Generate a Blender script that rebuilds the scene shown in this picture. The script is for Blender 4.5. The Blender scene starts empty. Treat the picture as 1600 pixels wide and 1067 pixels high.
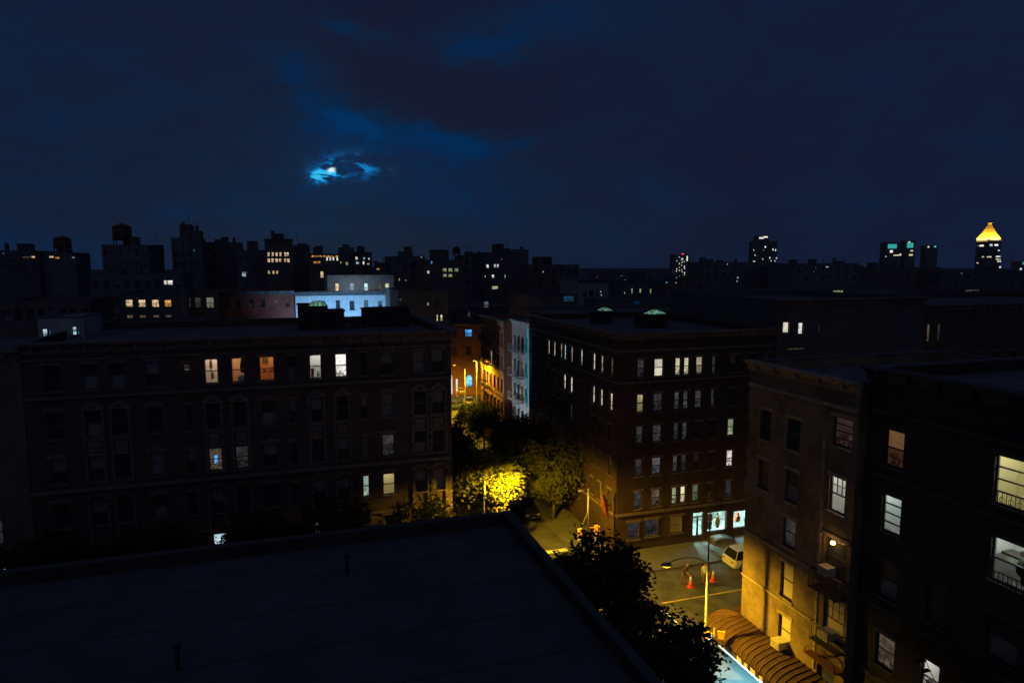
import bpy, bmesh, math, random
from mathutils import Vector, Matrix
import numpy as np

random.seed(7)
R = math.radians
SC = bpy.context.scene
COL = SC.collection

# ------------------------------------------------------------------ camera
CAM_H = 24.5
F_PX = 1067.0
PITCH = math.atan(122.5 / F_PX)
YAW = R(18.05)
cam_d = bpy.data.cameras.new('camera')
cam_d.sensor_width = 36.0
cam_d.lens = 24.0
cam_d.clip_end = 9000.0
cam = bpy.data.objects.new('camera', cam_d)
COL.objects.link(cam)
cam.location = (0, 0, CAM_H)
cam.rotation_euler = (math.pi / 2 - PITCH, 0, -YAW)
SC.camera = cam

_fw0 = Vector((math.sin(YAW), math.cos(YAW), 0)); _rt = Vector((math.cos(YAW), -math.sin(YAW), 0)); _up0 = Vector((0, 0, 1))
_fw = _fw0 * math.cos(PITCH) - _up0 * math.sin(PITCH)
_up = _fw0 * math.sin(PITCH) + _up0 * math.cos(PITCH)


def ray(u, v):
    return _fw * F_PX + _rt * (u - 800) + _up * (533.5 - v)


def on_y(u, v, Y):
    d = ray(u, v); return Vector((0, 0, CAM_H)) + d * (Y / d.y)


def on_x(u, v, X):
    d = ray(u, v); return Vector((0, 0, CAM_H)) + d * (X / d.x)


def on_z(u, v, Z):
    d = ray(u, v); return Vector((0, 0, CAM_H)) + d * ((Z - CAM_H) / d.z)


def azel(u, v):
    d = ray(u, v).normalized()
    return math.degrees(math.atan2(d.x, d.y)), math.degrees(math.asin(d.z))


# ------------------------------------------------------------------ colour management
SC.render.engine = 'CYCLES'
SC.view_settings.view_transform = 'Standard'
SC.view_settings.look = 'None'
SC.view_settings.exposure = 0.0
SC.view_settings.gamma = 1.0
SC.cycles.use_denoising = True
SC.cycles.max_bounces = 6
SC.cycles.diffuse_bounces = 2
SC.cycles.glossy_bounces = 2
SC.cycles.transparent_max_bounces = 12
SC.cycles.sample_clamp_indirect = 4.0
SC.cycles.caustics_reflective = False
SC.cycles.caustics_refractive = False

# ------------------------------------------------------------------ world: night sky, broken cloud, moon behind it
world = bpy.data.worlds.new('World'); SC.world = world; world.use_nodes = True
nt = world.node_tree; nt.nodes.clear()
MOON_AZ, MOON_EL = azel(518, 266)


class NodeKit:
    def __init__(s, tree): s.t = tree; s.l = tree.links

    def _in(s, sock, v):
        if isinstance(v, (int, float)): sock.default_value = v
        elif isinstance(v, (tuple, list)): sock.default_value = v
        else: s.l.new(v, sock)

    def m(s, op, a, b=0.0, c=None, clamp=False):
        n = s.t.nodes.new('ShaderNodeMath'); n.operation = op; n.use_clamp = clamp
        s._in(n.inputs[0], a); s._in(n.inputs[1], b)
        if c is not None: s._in(n.inputs[2], c)
        return n.outputs[0]

    def noise(s, vec, scale, detail=4, rough=0.5, dist=0.0):
        n = s.t.nodes.new('ShaderNodeTexNoise'); n.inputs['Scale'].default_value = scale
        n.inputs['Detail'].default_value = detail; n.inputs['Roughness'].default_value = rough; n.inputs['Distortion'].default_value = dist
        if vec is not None: s.l.new(vec, n.inputs['Vector'])
        return n

    def comb(s, x, y, z=0.0):
        n = s.t.nodes.new('ShaderNodeCombineXYZ')
        for i, v in enumerate((x, y, z)): s._in(n.inputs[i], v)
        return n.outputs[0]

    def smooth(s, v, lo, hi):
        n = s.t.nodes.new('ShaderNodeMapRange'); n.interpolation_type = 'SMOOTHSTEP'
        s._in(n.inputs['Value'], v); n.inputs['From Min'].default_value = lo; n.inputs['From Max'].default_value = hi
        return n.outputs[0]

    def ramp(s, v, stops):
        n = s.t.nodes.new('ShaderNodeValToRGB'); el = n.color_ramp.elements
        el[0].position, el[0].color = stops[0][0], (*stops[0][1], 1)
        el[1].position, el[1].color = stops[-1][0], (*stops[-1][1], 1)
        for p, c in stops[1:-1]:
            e = el.new(p); e.color = (*c, 1)
        s._in(n.inputs[0], v); return n.outputs[0]

    def mixc(s, fac, a, b, mode='MIX'):
        n = s.t.nodes.new('ShaderNodeMix'); n.data_type = 'RGBA'; n.blend_type = mode
        s._in(n.inputs[0], fac)
        s._in(n.inputs[6], a if not isinstance(a, tuple) else (*a, 1)); s._in(n.inputs[7], b if not isinstance(b, tuple) else (*b, 1))
        return n.outputs[2]


K = NodeKit(nt)
tc = nt.nodes.new('ShaderNodeTexCoord')
sep = nt.nodes.new('ShaderNodeSeparateXYZ'); nt.links.new(tc.outputs['Generated'], sep.inputs[0])
az = K.m('MULTIPLY', K.m('ARCTAN2', sep.outputs[0], sep.outputs[1]), 180 / math.pi)
el = K.m('MULTIPLY', K.m('ARCSINE', sep.outputs[2]), 180 / math.pi)
flat = K.comb(K.m('MULTIPLY', az, 0.05), K.m('MULTIPLY', el, 0.11), 3.1)
warp = K.noise(flat, 2.2, 6, 0.6)
wsep = nt.nodes.new('ShaderNodeSeparateColor'); nt.links.new(warp.outputs['Color'], wsep.inputs[0])
waz = K.m('ADD', az, K.m('MULTIPLY', K.m('SUBTRACT', wsep.outputs[0], 0.5), 11.0))
wel = K.m('ADD', el, K.m('MULTIPLY', K.m('SUBTRACT', wsep.outputs[1], 0.5), 6.0))


def blob(px, py, rx, ry, amp, rot=0.0, a=None, e=None):
    """soft cloud patch; centre given in the photograph, radii in degrees"""
    a = waz if a is None else a; e = wel if e is None else e
    ca, ce = azel(px, py)
    dx = K.m('SUBTRACT', a, ca); dy = K.m('SUBTRACT', e, ce)
    c, s_ = math.cos(R(rot)), math.sin(R(rot))
    x = K.m('ADD', K.m('MULTIPLY', dx, c / rx), K.m('MULTIPLY', dy, s_ / rx))
    y = K.m('ADD', K.m('MULTIPLY', dx, -s_ / ry), K.m('MULTIPLY', dy, c / ry))
    q = K.m('ADD', K.m('MULTIPLY', x, x), K.m('MULTIPLY', y, y))
    return K.m('MULTIPLY', K.m('EXPONENT', K.m('MULTIPLY', q, -1.0)), amp)


t = 0.40
clouds = K.noise(flat, 3.0, 8, 0.55, 0.4)
t = K.m('ADD', K.m('MULTIPLY', K.m('SUBTRACT', clouds.outputs[0], 0.5), 0.66), t)
fine_c = K.noise(flat, 8.5, 6, 0.6, 0.6)
t = K.m('ADD', t, K.m('MULTIPLY', K.m('SUBTRACT', fine_c.outputs[0], 0.5), 0.32))
for spec in ((700, 150, 9.5, 3.4, -0.55, -12), (520, 75, 6.0, 1.8, -0.40, -35), (620, 15, 6, 2, -0.35, 0), (860, 120, 6, 1.6, -0.26, 15),
             (1250, 250, 16, 9, -0.10, 0), (545, 165, 3.2, 3.6, 0.42, -40), (455, 25, 3.6, 1.6, 0.42, -30), (740, 80, 4, 2.0, 0.50, 10), (560, 50, 3.2, 1.1, 0.55, -25),
             (640, 203, 6, 1.2, 0.50, -10), (700, 240, 6, 2.0, 0.34, -8), (480, 120, 2.0, 2.2, 0.30, -50), (820, 215, 4, 1.4, 0.30, 15),
             (700, 320, 12, 2.0, 0.22, 0), (880, 30, 6, 3, 0.24, 0), (150, 300, 16, 10, 0.06, 0)):
    t = K.m('ADD', t, blob(*spec))
sky_c = K.ramp(t, [(0.0, (0.0068, 0.0085, 0.0275)), (0.30, (0.0062, 0.0105, 0.032)), (0.5, (0.0050, 0.0130, 0.040)), (0.75, (0.0015, 0.0175, 0.066)), (1.0, (0.0, 0.026, 0.105))])
# thin wisps lit by the moon
fine = K.comb(K.m('MULTIPLY', az, 0.55), K.m('MULTIPLY', el, 1.25), 0.35)
wn = K.noise(fine, 1.15, 6, 0.55, 0.6)
fil = K.smooth(wn.outputs[0], 0.45, 0.66)
mask = K.m('ADD', blob(545, 262, 2.0, 0.85, 1.0, 0, az, el), blob(505, 274, 1.0, 0.45, 1.1, 12, az, el))
wisps = K.m('MULTIPLY', K.m('MULTIPLY', fil, 1.25), mask)
core = K.m('MULTIPLY', K.smooth(wn.outputs[0], 0.40, 0.58), blob(506, 275, 1.05, 0.40, 1.0, 14, az, el))
glow = blob(540, 262, 4.0, 2.2, 0.03, 0, az, el)
wtot = K.m('ADD', K.m('ADD', wisps, core), glow)
sky_c = K.mixc(1.0, sky_c, K.ramp(wtot, [(0.0, (0, 0, 0)), (0.35, (0.0, 0.05, 0.16)), (0.7, (0.0, 0.22, 0.50)), (1.0, (0.03, 0.48, 0.82))]), 'ADD')
wob = K.noise(fine, 3.2, 3, 0.5)
disc = K.smooth(K.m('MULTIPLY', blob(518, 266, 0.36, 0.21, 1.0, 15, az, el), K.m('ADD', wob.outputs[0], 0.5)), 0.15, 1.05)
sky_c = K.mixc(disc, sky_c, (0.74, 0.97, 1.05))
nish = nt.nodes.new('ShaderNodeTexSky'); nish.sky_type = 'NISHITA'; nish.sun_disc = False
nish.sun_elevation = R(MOON_EL); nish.sun_rotation = R(MOON_AZ)
bg1 = nt.nodes.new('ShaderNodeBackground'); nt.links.new(sky_c, bg1.inputs[0]); bg1.inputs[1].default_value = 1.0
bg2 = nt.nodes.new('ShaderNodeBackground'); nt.links.new(K.mixc(1.0, nish.outputs[0], (0.12, 0.42, 1.0), 'MULTIPLY'), bg2.inputs[0]); bg2.inputs[1].default_value = 0.0003
add = nt.nodes.new('ShaderNodeAddShader'); nt.links.new(bg1.outputs[0], add.inputs[0]); nt.links.new(bg2.outputs[0], add.inputs[1])
wo = nt.nodes.new('ShaderNodeOutputWorld'); nt.links.new(add.outputs[0], wo.inputs[0])

# the one sun lamp: added soft fill from behind the camera, lifting the darks
sun_d = bpy.data.lights.new('fill_sun', 'SUN'); sun_d.energy = 0.13; sun_d.angle = R(120); sun_d.color = (0.64, 0.69, 1.0)
sun_o = bpy.data.objects.new('fill_sun', sun_d); COL.objects.link(sun_o)
sun_o.rotation_euler = (R(48), 0, R(-28))

SODIUM = (1.0, 0.60, 0.02)


# ------------------------------------------------------------------ materials
MATS = {}


def pmat(name, col, rough=0.8, metal=0.0, var=0.0, vscale=1.5, bump=0.0, bscale=12.0, spec=0.3):
    if name in MATS: return MATS[name]
    m = bpy.data.materials.new(name); m.use_nodes = True; t_ = m.node_tree
    b = t_.nodes['Principled BSDF']; k = NodeKit(t_)
    b.inputs['Roughness'].default_value = rough; b.inputs['Metallic'].default_value = metal
    b.inputs['Specular IOR Level'].default_value = spec
    b.inputs['Base Color'].default_value = (*col, 1)
    co = t_.nodes.new('ShaderNodeTexCoord')
    if var:
        n = k.noise(co.outputs['Object'], vscale, 6, 0.6)
        c = k.mixc(k.smooth(n.outputs[0], 0.3, 0.7), tuple(x * (1 - var) for x in col), tuple(min(1, x * (1 + var)) for x in col))
        t_.links.new(c, b.inputs['Base Color'])
    if bump:
        n2 = k.noise(co.outputs['Object'], bscale, 5, 0.6)
        bp = t_.nodes.new('ShaderNodeBump'); bp.inputs['Strength'].default_value = bump; bp.inputs['Distance'].default_value = 0.02
        t_.links.new(n2.outputs[0], bp.inputs['Height']); t_.links.new(bp.outputs[0], b.inputs['Normal'])
    MATS[name] = m; return m


def brick_mat(name, c1, c2, mortar, rough=0.9, soot=0.5):
    if name in MATS: return MATS[name]
    m = bpy.data.materials.new(name); m.use_nodes = True; t_ = m.node_tree; k = NodeKit(t_)
    b = t_.nodes['Principled BSDF']; b.inputs['Roughness'].default_value = rough; b.inputs['Specular IOR Level'].default_value = 0.2
    uv = t_.nodes.new('ShaderNodeUVMap')
    br = t_.nodes.new('ShaderNodeTexBrick'); t_.links.new(uv.outputs[0], br.inputs['Vector'])
    br.inputs['Scale'].default_value = 1.0; br.inputs['Brick Width'].default_value = 0.21; br.inputs['Row Height'].default_value = 0.075
    br.inputs['Mortar Size'].default_value = 0.008; br.inputs['Mortar Smooth'].default_value = 0.3; br.inputs['Bias'].default_value = -0.1
    br.inputs['Color1'].default_value = (*c1, 1); br.inputs['Color2'].default_value = (*c2, 1); br.inputs['Mortar'].default_value = (*mortar, 1)
    n = k.noise(uv.outputs[0], 0.45, 7, 0.62); n2 = k.noise(uv.outputs[0], 6.0, 4, 0.6)
    dirt = k.m('MULTIPLY', k.smooth(n.outputs[0], 0.38, 0.68), soot)
    c = k.mixc(dirt, br.outputs[0], tuple(x * 0.35 for x in c1))
    c = k.mixc(k.m('MULTIPLY', k.smooth(n2.outputs[0], 0.45, 0.75), 0.35), c, tuple(x * 0.6 for x in c2))
    t_.links.new(c, b.inputs['Base Color'])
    bp = t_.nodes.new('ShaderNodeBump'); bp.inputs['Strength'].default_value = 0.6; bp.inputs['Distance'].default_value = 0.015
    h = k.m('SUBTRACT', k.m('MULTIPLY', n2.outputs[0], 0.5), br.outputs[1])
    t_.links.new(h, bp.inputs['Height']); t_.links.new(bp.outputs[0], b.inputs['Normal'])
    MATS[name] = m; return m


def emit_mat(name, col, strength, var=0.35, blinds=0.0):
    """pane of a lit window: curtain or room seen through it, uneven from window to window"""
    if name in MATS: return MATS[name]
    m = bpy.data.materials.new(name); m.use_nodes = True; t_ = m.node_tree; t_.nodes.clear(); k = NodeKit(t_)
    co = t_.nodes.new('ShaderNodeTexCoord'); oi = t_.nodes.new('ShaderNodeObjectInfo')
    va = t_.nodes.new('ShaderNodeVectorMath'); va.operation = 'ADD'
    t_.links.new(co.outputs['Object'], va.inputs[0]); t_.links.new(k.comb(k.m('MULTIPLY', oi.outputs['Random'], 40.0), 0.0, k.m('MULTIPLY', oi.outputs['Random'], 23.0)), va.inputs[1])
    n = k.noise(va.outputs[0], 2.4, 4, 0.6)
    f = k.m('ADD', k.m('MULTIPLY', k.smooth(n.outputs[0], 0.3, 0.7), 2 * var), 1 - var)
    if var > .15 and not blinds:
        sp = t_.nodes.new('ShaderNodeSeparateXYZ'); t_.links.new(co.outputs['Object'], sp.inputs[0])
        n3 = k.noise(va.outputs[0], 4.5, 2, 0.5)
        low = k.m('SUBTRACT', 1.0, k.smooth(sp.outputs[2], 0.35, 0.95))
        f = k.m('MULTIPLY', f, k.m('SUBTRACT', 1.0, k.m('MULTIPLY', k.m('MULTIPLY', low, k.smooth(n3.outputs[0], 0.42, 0.55)), 0.7)))
    if blinds:
        w = t_.nodes.new('ShaderNodeTexWave'); w.bands_direction = 'Z'; w.inputs['Scale'].default_value = 9.0
        t_.links.new(co.outputs['Object'], w.inputs[0])
        f = k.m('MULTIPLY', f, k.m('SUBTRACT', 1.0, k.m('MULTIPLY', w.outputs[1], blinds)))
    f = k.m('MULTIPLY', f, k.m('ADD', k.m('MULTIPLY', oi.outputs['Random'], 0.4), 0.8))
    e = t_.nodes.new('ShaderNodeEmission'); e.inputs[0].default_value = (*col, 1); t_.links.new(k.m('MULTIPLY', f, strength), e.inputs[1])
    o = t_.nodes.new('ShaderNodeOutputMaterial'); t_.links.new(e.outputs[0], o.inputs[0])
    MATS[name] = m; return m


def glow_mat(name, col, strength):
    return emit_mat(name, col, strength, 0.0)


def clear_glass():
    if 'clear_glass' in MATS: return MATS['clear_glass']
    m = bpy.data.materials.new('clear_glass'); m.use_nodes = True; t_ = m.node_tree; t_.nodes.clear()
    tr = t_.nodes.new('ShaderNodeBsdfTransparent'); tr.inputs[0].default_value = (0.93, 0.96, 0.95, 1)
    gl = t_.nodes.new('ShaderNodeBsdfGlossy'); gl.inputs['Roughness'].default_value = 0.03
    mx = t_.nodes.new('ShaderNodeMixShader'); o = t_.nodes.new('ShaderNodeOutputMaterial')
    mx.inputs[0].default_value = 0.06; t_.links.new(tr.outputs[0], mx.inputs[1]); t_.links.new(gl.outputs[0], mx.inputs[2]); t_.links.new(mx.outputs[0], o.inputs[0])
    MATS['clear_glass'] = m; return m


def leaf_mat(name, col):
    if name in MATS: return MATS[name]
    m = bpy.data.materials.new(name); m.use_nodes = True; t_ = m.node_tree; t_.nodes.clear(); k = NodeKit(t_)
    at_ = t_.nodes.new('ShaderNodeTexCoord'); n = k.noise(at_.outputs['Object'], 1.3, 3, 0.6)
    c = k.mixc(n.outputs[0], tuple(x * 0.6 for x in col), tuple(x * 1.5 for x in col))
    d = t_.nodes.new('ShaderNodeBsdfDiffuse'); tl = t_.nodes.new('ShaderNodeBsdfTranslucent'); mx = t_.nodes.new('ShaderNodeMixShader'); mx.inputs[0].default_value = 0.35
    t_.links.new(c, d.inputs[0]); t_.links.new(c, tl.inputs[0]); o = t_.nodes.new('ShaderNodeOutputMaterial')
    t_.links.new(d.outputs[0], mx.inputs[1]); t_.links.new(tl.outputs[0], mx.inputs[2]); t_.links.new(mx.outputs[0], o.inputs[0])
    MATS[name] = m; return m


def asphalt_mat():
    return pmat('asphalt', (0.085, 0.082, 0.081), 0.82, 0, 0.35, 0.7, 0.5, 40.0)


def sidewalk_mat():
    if 'concrete_walk' in MATS: return MATS['concrete_walk']
    m = bpy.data.materials.new('concrete_walk'); m.use_nodes = True; t_ = m.node_tree; k = NodeKit(t_)
    b = t_.nodes['Principled BSDF']; b.inputs['Roughness'].default_value = 0.85
    co = t_.nodes.new('ShaderNodeTexCoord')
    br = t_.nodes.new('ShaderNodeTexBrick'); br.offset = 0.0; t_.links.new(co.outputs['Object'], br.inputs['Vector'])
    br.inputs['Scale'].default_value = 1.0; br.inputs['Brick Width'].default_value = 1.5; br.inputs['Row Height'].default_value = 1.5; br.inputs['Mortar Size'].default_value = 0.012
    br.inputs['Color1'].default_value = (0.125, 0.122, 0.12, 1); br.inputs['Color2'].default_value = (0.10, 0.098, 0.095, 1); br.inputs['Mortar'].default_value = (0.06, 0.06, 0.06, 1)
    n = k.noise(co.outputs['Object'], 0.8, 7, 0.65)
    c = k.mixc(k.m('MULTIPLY', k.smooth(n.outputs[0], 0.45, 0.7), 0.6), br.outputs[0], (0.06, 0.058, 0.056))
    t_.links.new(c, b.inputs['Base Color'])
    MATS['concrete_walk'] = m; return m


M_BROWN = brick_mat('brown_brick', (0.12, 0.075, 0.066), (0.10, 0.065, 0.058), (0.085, 0.07, 0.065))
M_STONE = pmat('brownstone_trim', (0.15, 0.11, 0.10), 0.85, 0, 0.25, 3.0, 0.4, 25)
M_RED = brick_mat('red_brick', (0.30, 0.075, 0.05), (0.24, 0.06, 0.045), (0.18, 0.13, 0.11))
M_REDB = brick_mat('orange_red_brick', (0.34, 0.13, 0.075), (0.28, 0.10, 0.06), (0.2, 0.15, 0.12), 0.9, 0.35)
M_TAN = brick_mat('tan_brick', (0.29, 0.205, 0.125), (0.22, 0.15, 0.09), (0.16, 0.125, 0.09), 0.9, 0.9)
M_DARK = brick_mat('dark_brown_brick', (0.075, 0.055, 0.05), (0.065, 0.048, 0.044), (0.055, 0.045, 0.042))
M_GREY = brick_mat('grey_brick', (0.13, 0.12, 0.12), (0.11, 0.10, 0.10), (0.10, 0.095, 0.095))
M_PAINT = pmat('pale_painted_brick', (0.55, 0.56, 0.58), 0.8, 0, 0.12, 2.0, 0.3, 20)
M_GREYP = pmat('grey_stucco', (0.33, 0.34, 0.36), 0.85, 0, 0.22, 1.2, 0.4, 14)
M_BEIGE = brick_mat('beige_brick', (0.17, 0.15, 0.12), (0.15, 0.13, 0.105), (0.12, 0.11, 0.10))
M_ROOF = pmat('tar_roof', (0.10, 0.10, 0.105), 0.9, 0, 0.25, 0.5, 0.4, 10)
M_COPING = pmat('coping_stone', (0.10, 0.098, 0.10), 0.85, 0, 0.2, 2)
M_FRAME = pmat('window_paint', (0.09, 0.085, 0.08), 0.6)
M_FRAMEL = pmat('window_paint_pale', (0.45, 0.44, 0.42), 0.6)
M_GLASS = pmat('dark_window_glass', (0.045, 0.045, 0.05), 0.12, 0, 0, 1, 0, 1, 0.25)
M_CURTAIN = pmat('drawn_curtain', (0.40, 0.36, 0.33), 0.9, 0, 0.25, 4.0)
M_SHADE = pmat('roller_shade', (0.55, 0.46, 0.30), 0.9, 0, 0.06, 3.0)
M_IRON = pmat('black_iron', (0.03, 0.03, 0.032), 0.55, 0.6)
M_STEEL = pmat('grey_galvanised', (0.19, 0.185, 0.18), 0.5, 0.4, 0.2, 3)
M_WOOD = pmat('weathered_wood', (0.11, 0.08, 0.06), 0.9, 0, 0.3, 2.0, 0.4, 15)
M_WHITE = pmat('white_paint', (0.78, 0.78, 0.78), 0.6)
M_ROAD = asphalt_mat()
M_WALK = sidewalk_mat()
M_YELLOW = pmat('signal_yellow', (0.72, 0.42, 0.02), 0.5)
M_BARK = pmat('bark', (0.10, 0.075, 0.055), 0.9, 0, 0.3, 4, 0.7, 20)
M_LEAF = leaf_mat('lamplit_leaves', (0.115, 0.12, 0.018))  # yellower leaves for trees by the lamps, lamplight put into the colour
M_LEAF_UNLIT = leaf_mat('unlit_leaves', (0.040, 0.048, 0.022))  # same leaves darkened for unlit trees, shade put into the colour

E_WARM = emit_mat('window_warm', (1.0, 0.72, 0.42), 0.75, 0.45)
E_WHITE = emit_mat('window_white', (1.0, 0.95, 0.88), 0.95, 0.25)
E_CREAM = emit_mat('window_cream', (1.0, 0.90, 0.55), 0.62, 0.3, 0.0)
E_BLIND = emit_mat('window_blinds', (1.0, 0.92, 0.70), 0.66, 0.2, 0.35)
E_GREEN = emit_mat('window_greenish', (0.80, 0.95, 0.50), 0.32, 0.35)
E_COOL = emit_mat('window_cool', (0.62, 0.92, 1.0), 0.75, 0.3)
E_BLUE = emit_mat('window_blue', (0.10, 0.42, 1.0), 0.75, 0.5)
E_CYAN = emit_mat('window_cyan', (0.16, 0.85, 0.85), 0.55, 0.4)
E_DIM = emit_mat('window_dim_grey', (0.9, 0.85, 0.9), 0.030, 0.5)
E_DIMW = emit_mat('window_dim_warm', (1.0, 0.72, 0.5), 0.085, 0.5)
E_ORANGE = emit_mat('window_orange', (1.0, 0.45, 0.12), 0.75, 0.35)
E_AMBER = emit_mat('window_amber_shade', (1.0, 0.50, 0.22), 0.10, 0.15)
E_LAMP = glow_mat('sodium_lens', (1.0, 0.50, 0.02), 3.4)
E_SKYL = emit_mat('skylight_glow', (0.40, 0.95, 0.62), 0.40, 0.35)
E_RED = glow_mat('red_light', (1.0, 0.03, 0.03), 2.0)
E_GRN = glow_mat('green_light', (0.0, 1.0, 0.55), 1.6)
E_HAND = glow_mat('orange_hand', (1.0, 0.22, 0.0), 2.2)
E_TEAL = emit_mat('teal_lit_crown', (0.08, 0.75, 0.68), 0.55, 0.5)


# ------------------------------------------------------------------ mesh helpers
def obj(name, data, mat=None, parent=None, loc=(0, 0, 0), rotz=0.0):
    """bmesh or mesh -> one linked object"""
    if isinstance(data, bmesh.types.BMesh):
        me = bpy.data.meshes.new(name); data.to_mesh(me); data.free()
    else:
        me = data
    if mat is not None and not me.materials:
        for m in (mat if isinstance(mat, (list, tuple)) else [mat]): me.materials.append(m)
    o = bpy.data.objects.new(name, me); COL.objects.link(o)
    o.location = loc; o.rotation_euler = (0, 0, rotz)
    if parent is not None: o.parent = parent
    return o


def tag(o, label, cat, group=None, kind=None):
    if label: o['label'] = label
    if cat: o['category'] = cat
    if group: o['group'] = group
    if kind: o['kind'] = kind
    return o


def thing(name, label, cat, loc=(0, 0, 0), rotz=0.0, group=None):
    o = bpy.data.objects.new(name, None); COL.objects.link(o); o.empty_display_size = 0.3
    o.location = loc; o.rotation_euler = (0, 0, rotz)
    return tag(o, label, cat, group)


def copy_tree(o, parent=None, loc=None, rotz=None):
    c = o.copy(); COL.objects.link(c); c.parent = parent
    if loc is not None: c.location = loc
    if rotz is not None: c.rotation_euler = (0, 0, rotz)
    for ch in list(o.children): copy_tree(ch, c)
    return c


def box(bm, x0, x1, y0, y1, z0, z1, mi=0):
    v = [bm.verts.new(p) for p in ((x0, y0, z0), (x1, y0, z0), (x1, y1, z0), (x0, y1, z0), (x0, y0, z1), (x1, y0, z1), (x1, y1, z1), (x0, y1, z1))]
    for f in ((0, 3, 2, 1), (4, 5, 6, 7), (0, 1, 5, 4), (1, 2, 6, 5), (2, 3, 7, 6), (3, 0, 4, 7)):
        bm.faces.new([v[i] for i in f]).material_index = mi
    return v


def bx(*a, **k):
    bm = bmesh.new(); box(bm, *a, **k); return bm


def tube(bm, pts, radii, n=8, caps=True, mi=0):
    pts = [Vector(p) for p in pts]
    if not isinstance(radii, (list, tuple)): radii = [radii] * len(pts)
    rings = []
    ref = Vector((0, 0, 1))
    for i, p in enumerate(pts):
        d = (pts[min(i + 1, len(pts) - 1)] - pts[max(i - 1, 0)]).normalized()
        r_ = ref if abs(d.dot(ref)) < 0.95 else Vector((1, 0, 0))
        a = d.cross(r_).normalized(); b = d.cross(a).normalized()
        rings.append([bm.verts.new(p + (a * math.cos(2 * math.pi * j / n) + b * math.sin(2 * math.pi * j / n)) * radii[i]) for j in range(n)])
    for r0, r1 in zip(rings, rings[1:]):
        for j in range(n):
            f = bm.faces.new((r0[j], r0[(j + 1) % n], r1[(j + 1) % n], r1[j])); f.material_index = mi; f.smooth = True
    if caps:
        bm.faces.new(rings[0][::-1]).material_index = mi; bm.faces.new(rings[-1]).material_index = mi


def tb(pts, radii, n=8):
    bm = bmesh.new(); tube(bm, pts, radii, n); return bm


def lathe(bm, prof, n=16, cx=0, cy=0, mi=0):
    rings = []
    for r_, z in prof:
        rings.append([bm.verts.new((cx + r_ * math.cos(2 * math.pi * j / n), cy + r_ * math.sin(2 * math.pi * j / n), z)) for j in range(n)])
    for r0, r1 in zip(rings, rings[1:]):
        for j in range(n):
            f = bm.faces.new((r0[j], r0[(j + 1) % n], r1[(j + 1) % n], r1[j])); f.material_index = mi; f.smooth = True
    bm.faces.new(rings[0][::-1]).material_index = mi; bm.faces.new(rings[-1]).material_index = mi


def prism(bm, pts, y0, y1, mi=0):
    """polygon in x,z extruded along y"""
    a = [bm.verts.new((p[0], y0, p[1])) for p in pts]; b = [bm.verts.new((p[0], y1, p[1])) for p in pts]
    n = len(pts)
    bm.faces.new(a).material_index = mi; bm.faces.new(b[::-1]).material_index = mi
    for i in range(n): bm.faces.new((a[(i + 1) % n], a[i], b[i], b[(i + 1) % n])).material_index = mi


def light(name, kind, loc, energy, color, parent=None, **kw):
    d = bpy.data.lights.new(name, kind); d.energy = energy; d.color = color
    for k_, v in kw.items():
        if k_ != 'rot': setattr(d, k_, v)
    o = bpy.data.objects.new(name, d); COL.objects.link(o); o.location = loc
    if 'rot' in kw: o.rotation_euler = kw['rot']
    if parent is not None: o.parent = parent
    return o


# ------------------------------------------------------------------ the setting: ground, roads, pavements
YN, YS = 50.0, 33.2            # building lines of the avenue
XW, XE = 11.45, 25.5           # building lines of the side street
KN, KS, KW, KE = 46.0, 37.0, 15.0, 22.3   # kerbs


def sheet(name, x0, x1, y0, y1, z, mat):
    bm = bmesh.new()
    f = bm.faces.new([bm.verts.new(p) for p in ((x0, y0, z), (x1, y0, z), (x1, y1, z), (x0, y1, z))])
    o = obj(name, bm, mat); o['kind'] = 'structure'; return o


def pavement(name, x0, x1, y0, y1, corners=(0, 0, 0, 0)):
    pts = []
    cs = [(x0, y0, 180), (x1, y0, 270), (x1, y1, 0), (x0, y1, 90)]
    for (cx, cy, a0), r_ in zip(cs, corners):
        if not r_: pts.append((cx, cy)); continue
        ox = cx + (r_ if cx == x0 else -r_); oy = cy + (r_ if cy == y0 else -r_)
        for i in range(7):
            a = R(a0 + i * 15); pts.append((ox + r_ * math.cos(a), oy + r_ * math.sin(a)))
    bm = bmesh.new()
    bot = [bm.verts.new((p[0], p[1], -0.02)) for p in pts]; top = [bm.verts.new((p[0], p[1], 0.13)) for p in pts]
    bm.faces.new(top)
    for i in range(len(pts)): bm.faces.new((bot[i], bot[(i + 1) % len(pts)], top[(i + 1) % len(pts)], top[i]))
    o = obj(name, bm, M_WALK); o['kind'] = 'structure'; return o


sheet('ground', -3000, 3000, -500, 3000, -0.03, pmat('city_ground', (0.07, 0.07, 0.07), 0.9, 0, 0.3, 0.02))
sheet('road_avenue', -140, 170, KS - 0.02, KN + 0.02, 0.0, M_ROAD)
sheet('road_side_street', KW - 0.02, KE + 0.02, -20, 130, 0.004, M_ROAD)
sheet('road_far_avenue', -140, 170, 98, 117, 0.0, M_ROAD)
pavement('pavement_north_west', -140, KW, KN, 98, (0, 3, 3, 0))
pavement('pavement_north_east', KE, 170, KN, 98, (3, 0, 0, 3))
pavement('pavement_south_west', -140, KW, -20, KS, (0, 0, 3, 0))
pavement('pavement_south_east', KE, 170, -20, KS, (0, 0, 0, 3))
pavement('pavement_far_north', -140, 170, 117, 180)
M_LINE = pmat('road_paint', (0.62, 0.61, 0.56), 0.75, 0, 0.35, 2.5)
M_LINEY = pmat('road_paint_yellow', (0.6, 0.42, 0.08), 0.75, 0, 0.35, 2.5)
sheet('road_marking_stop_line', KW + 0.4, KE - 0.3, 51.9, 52.45, 0.010, M_LINE)
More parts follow.
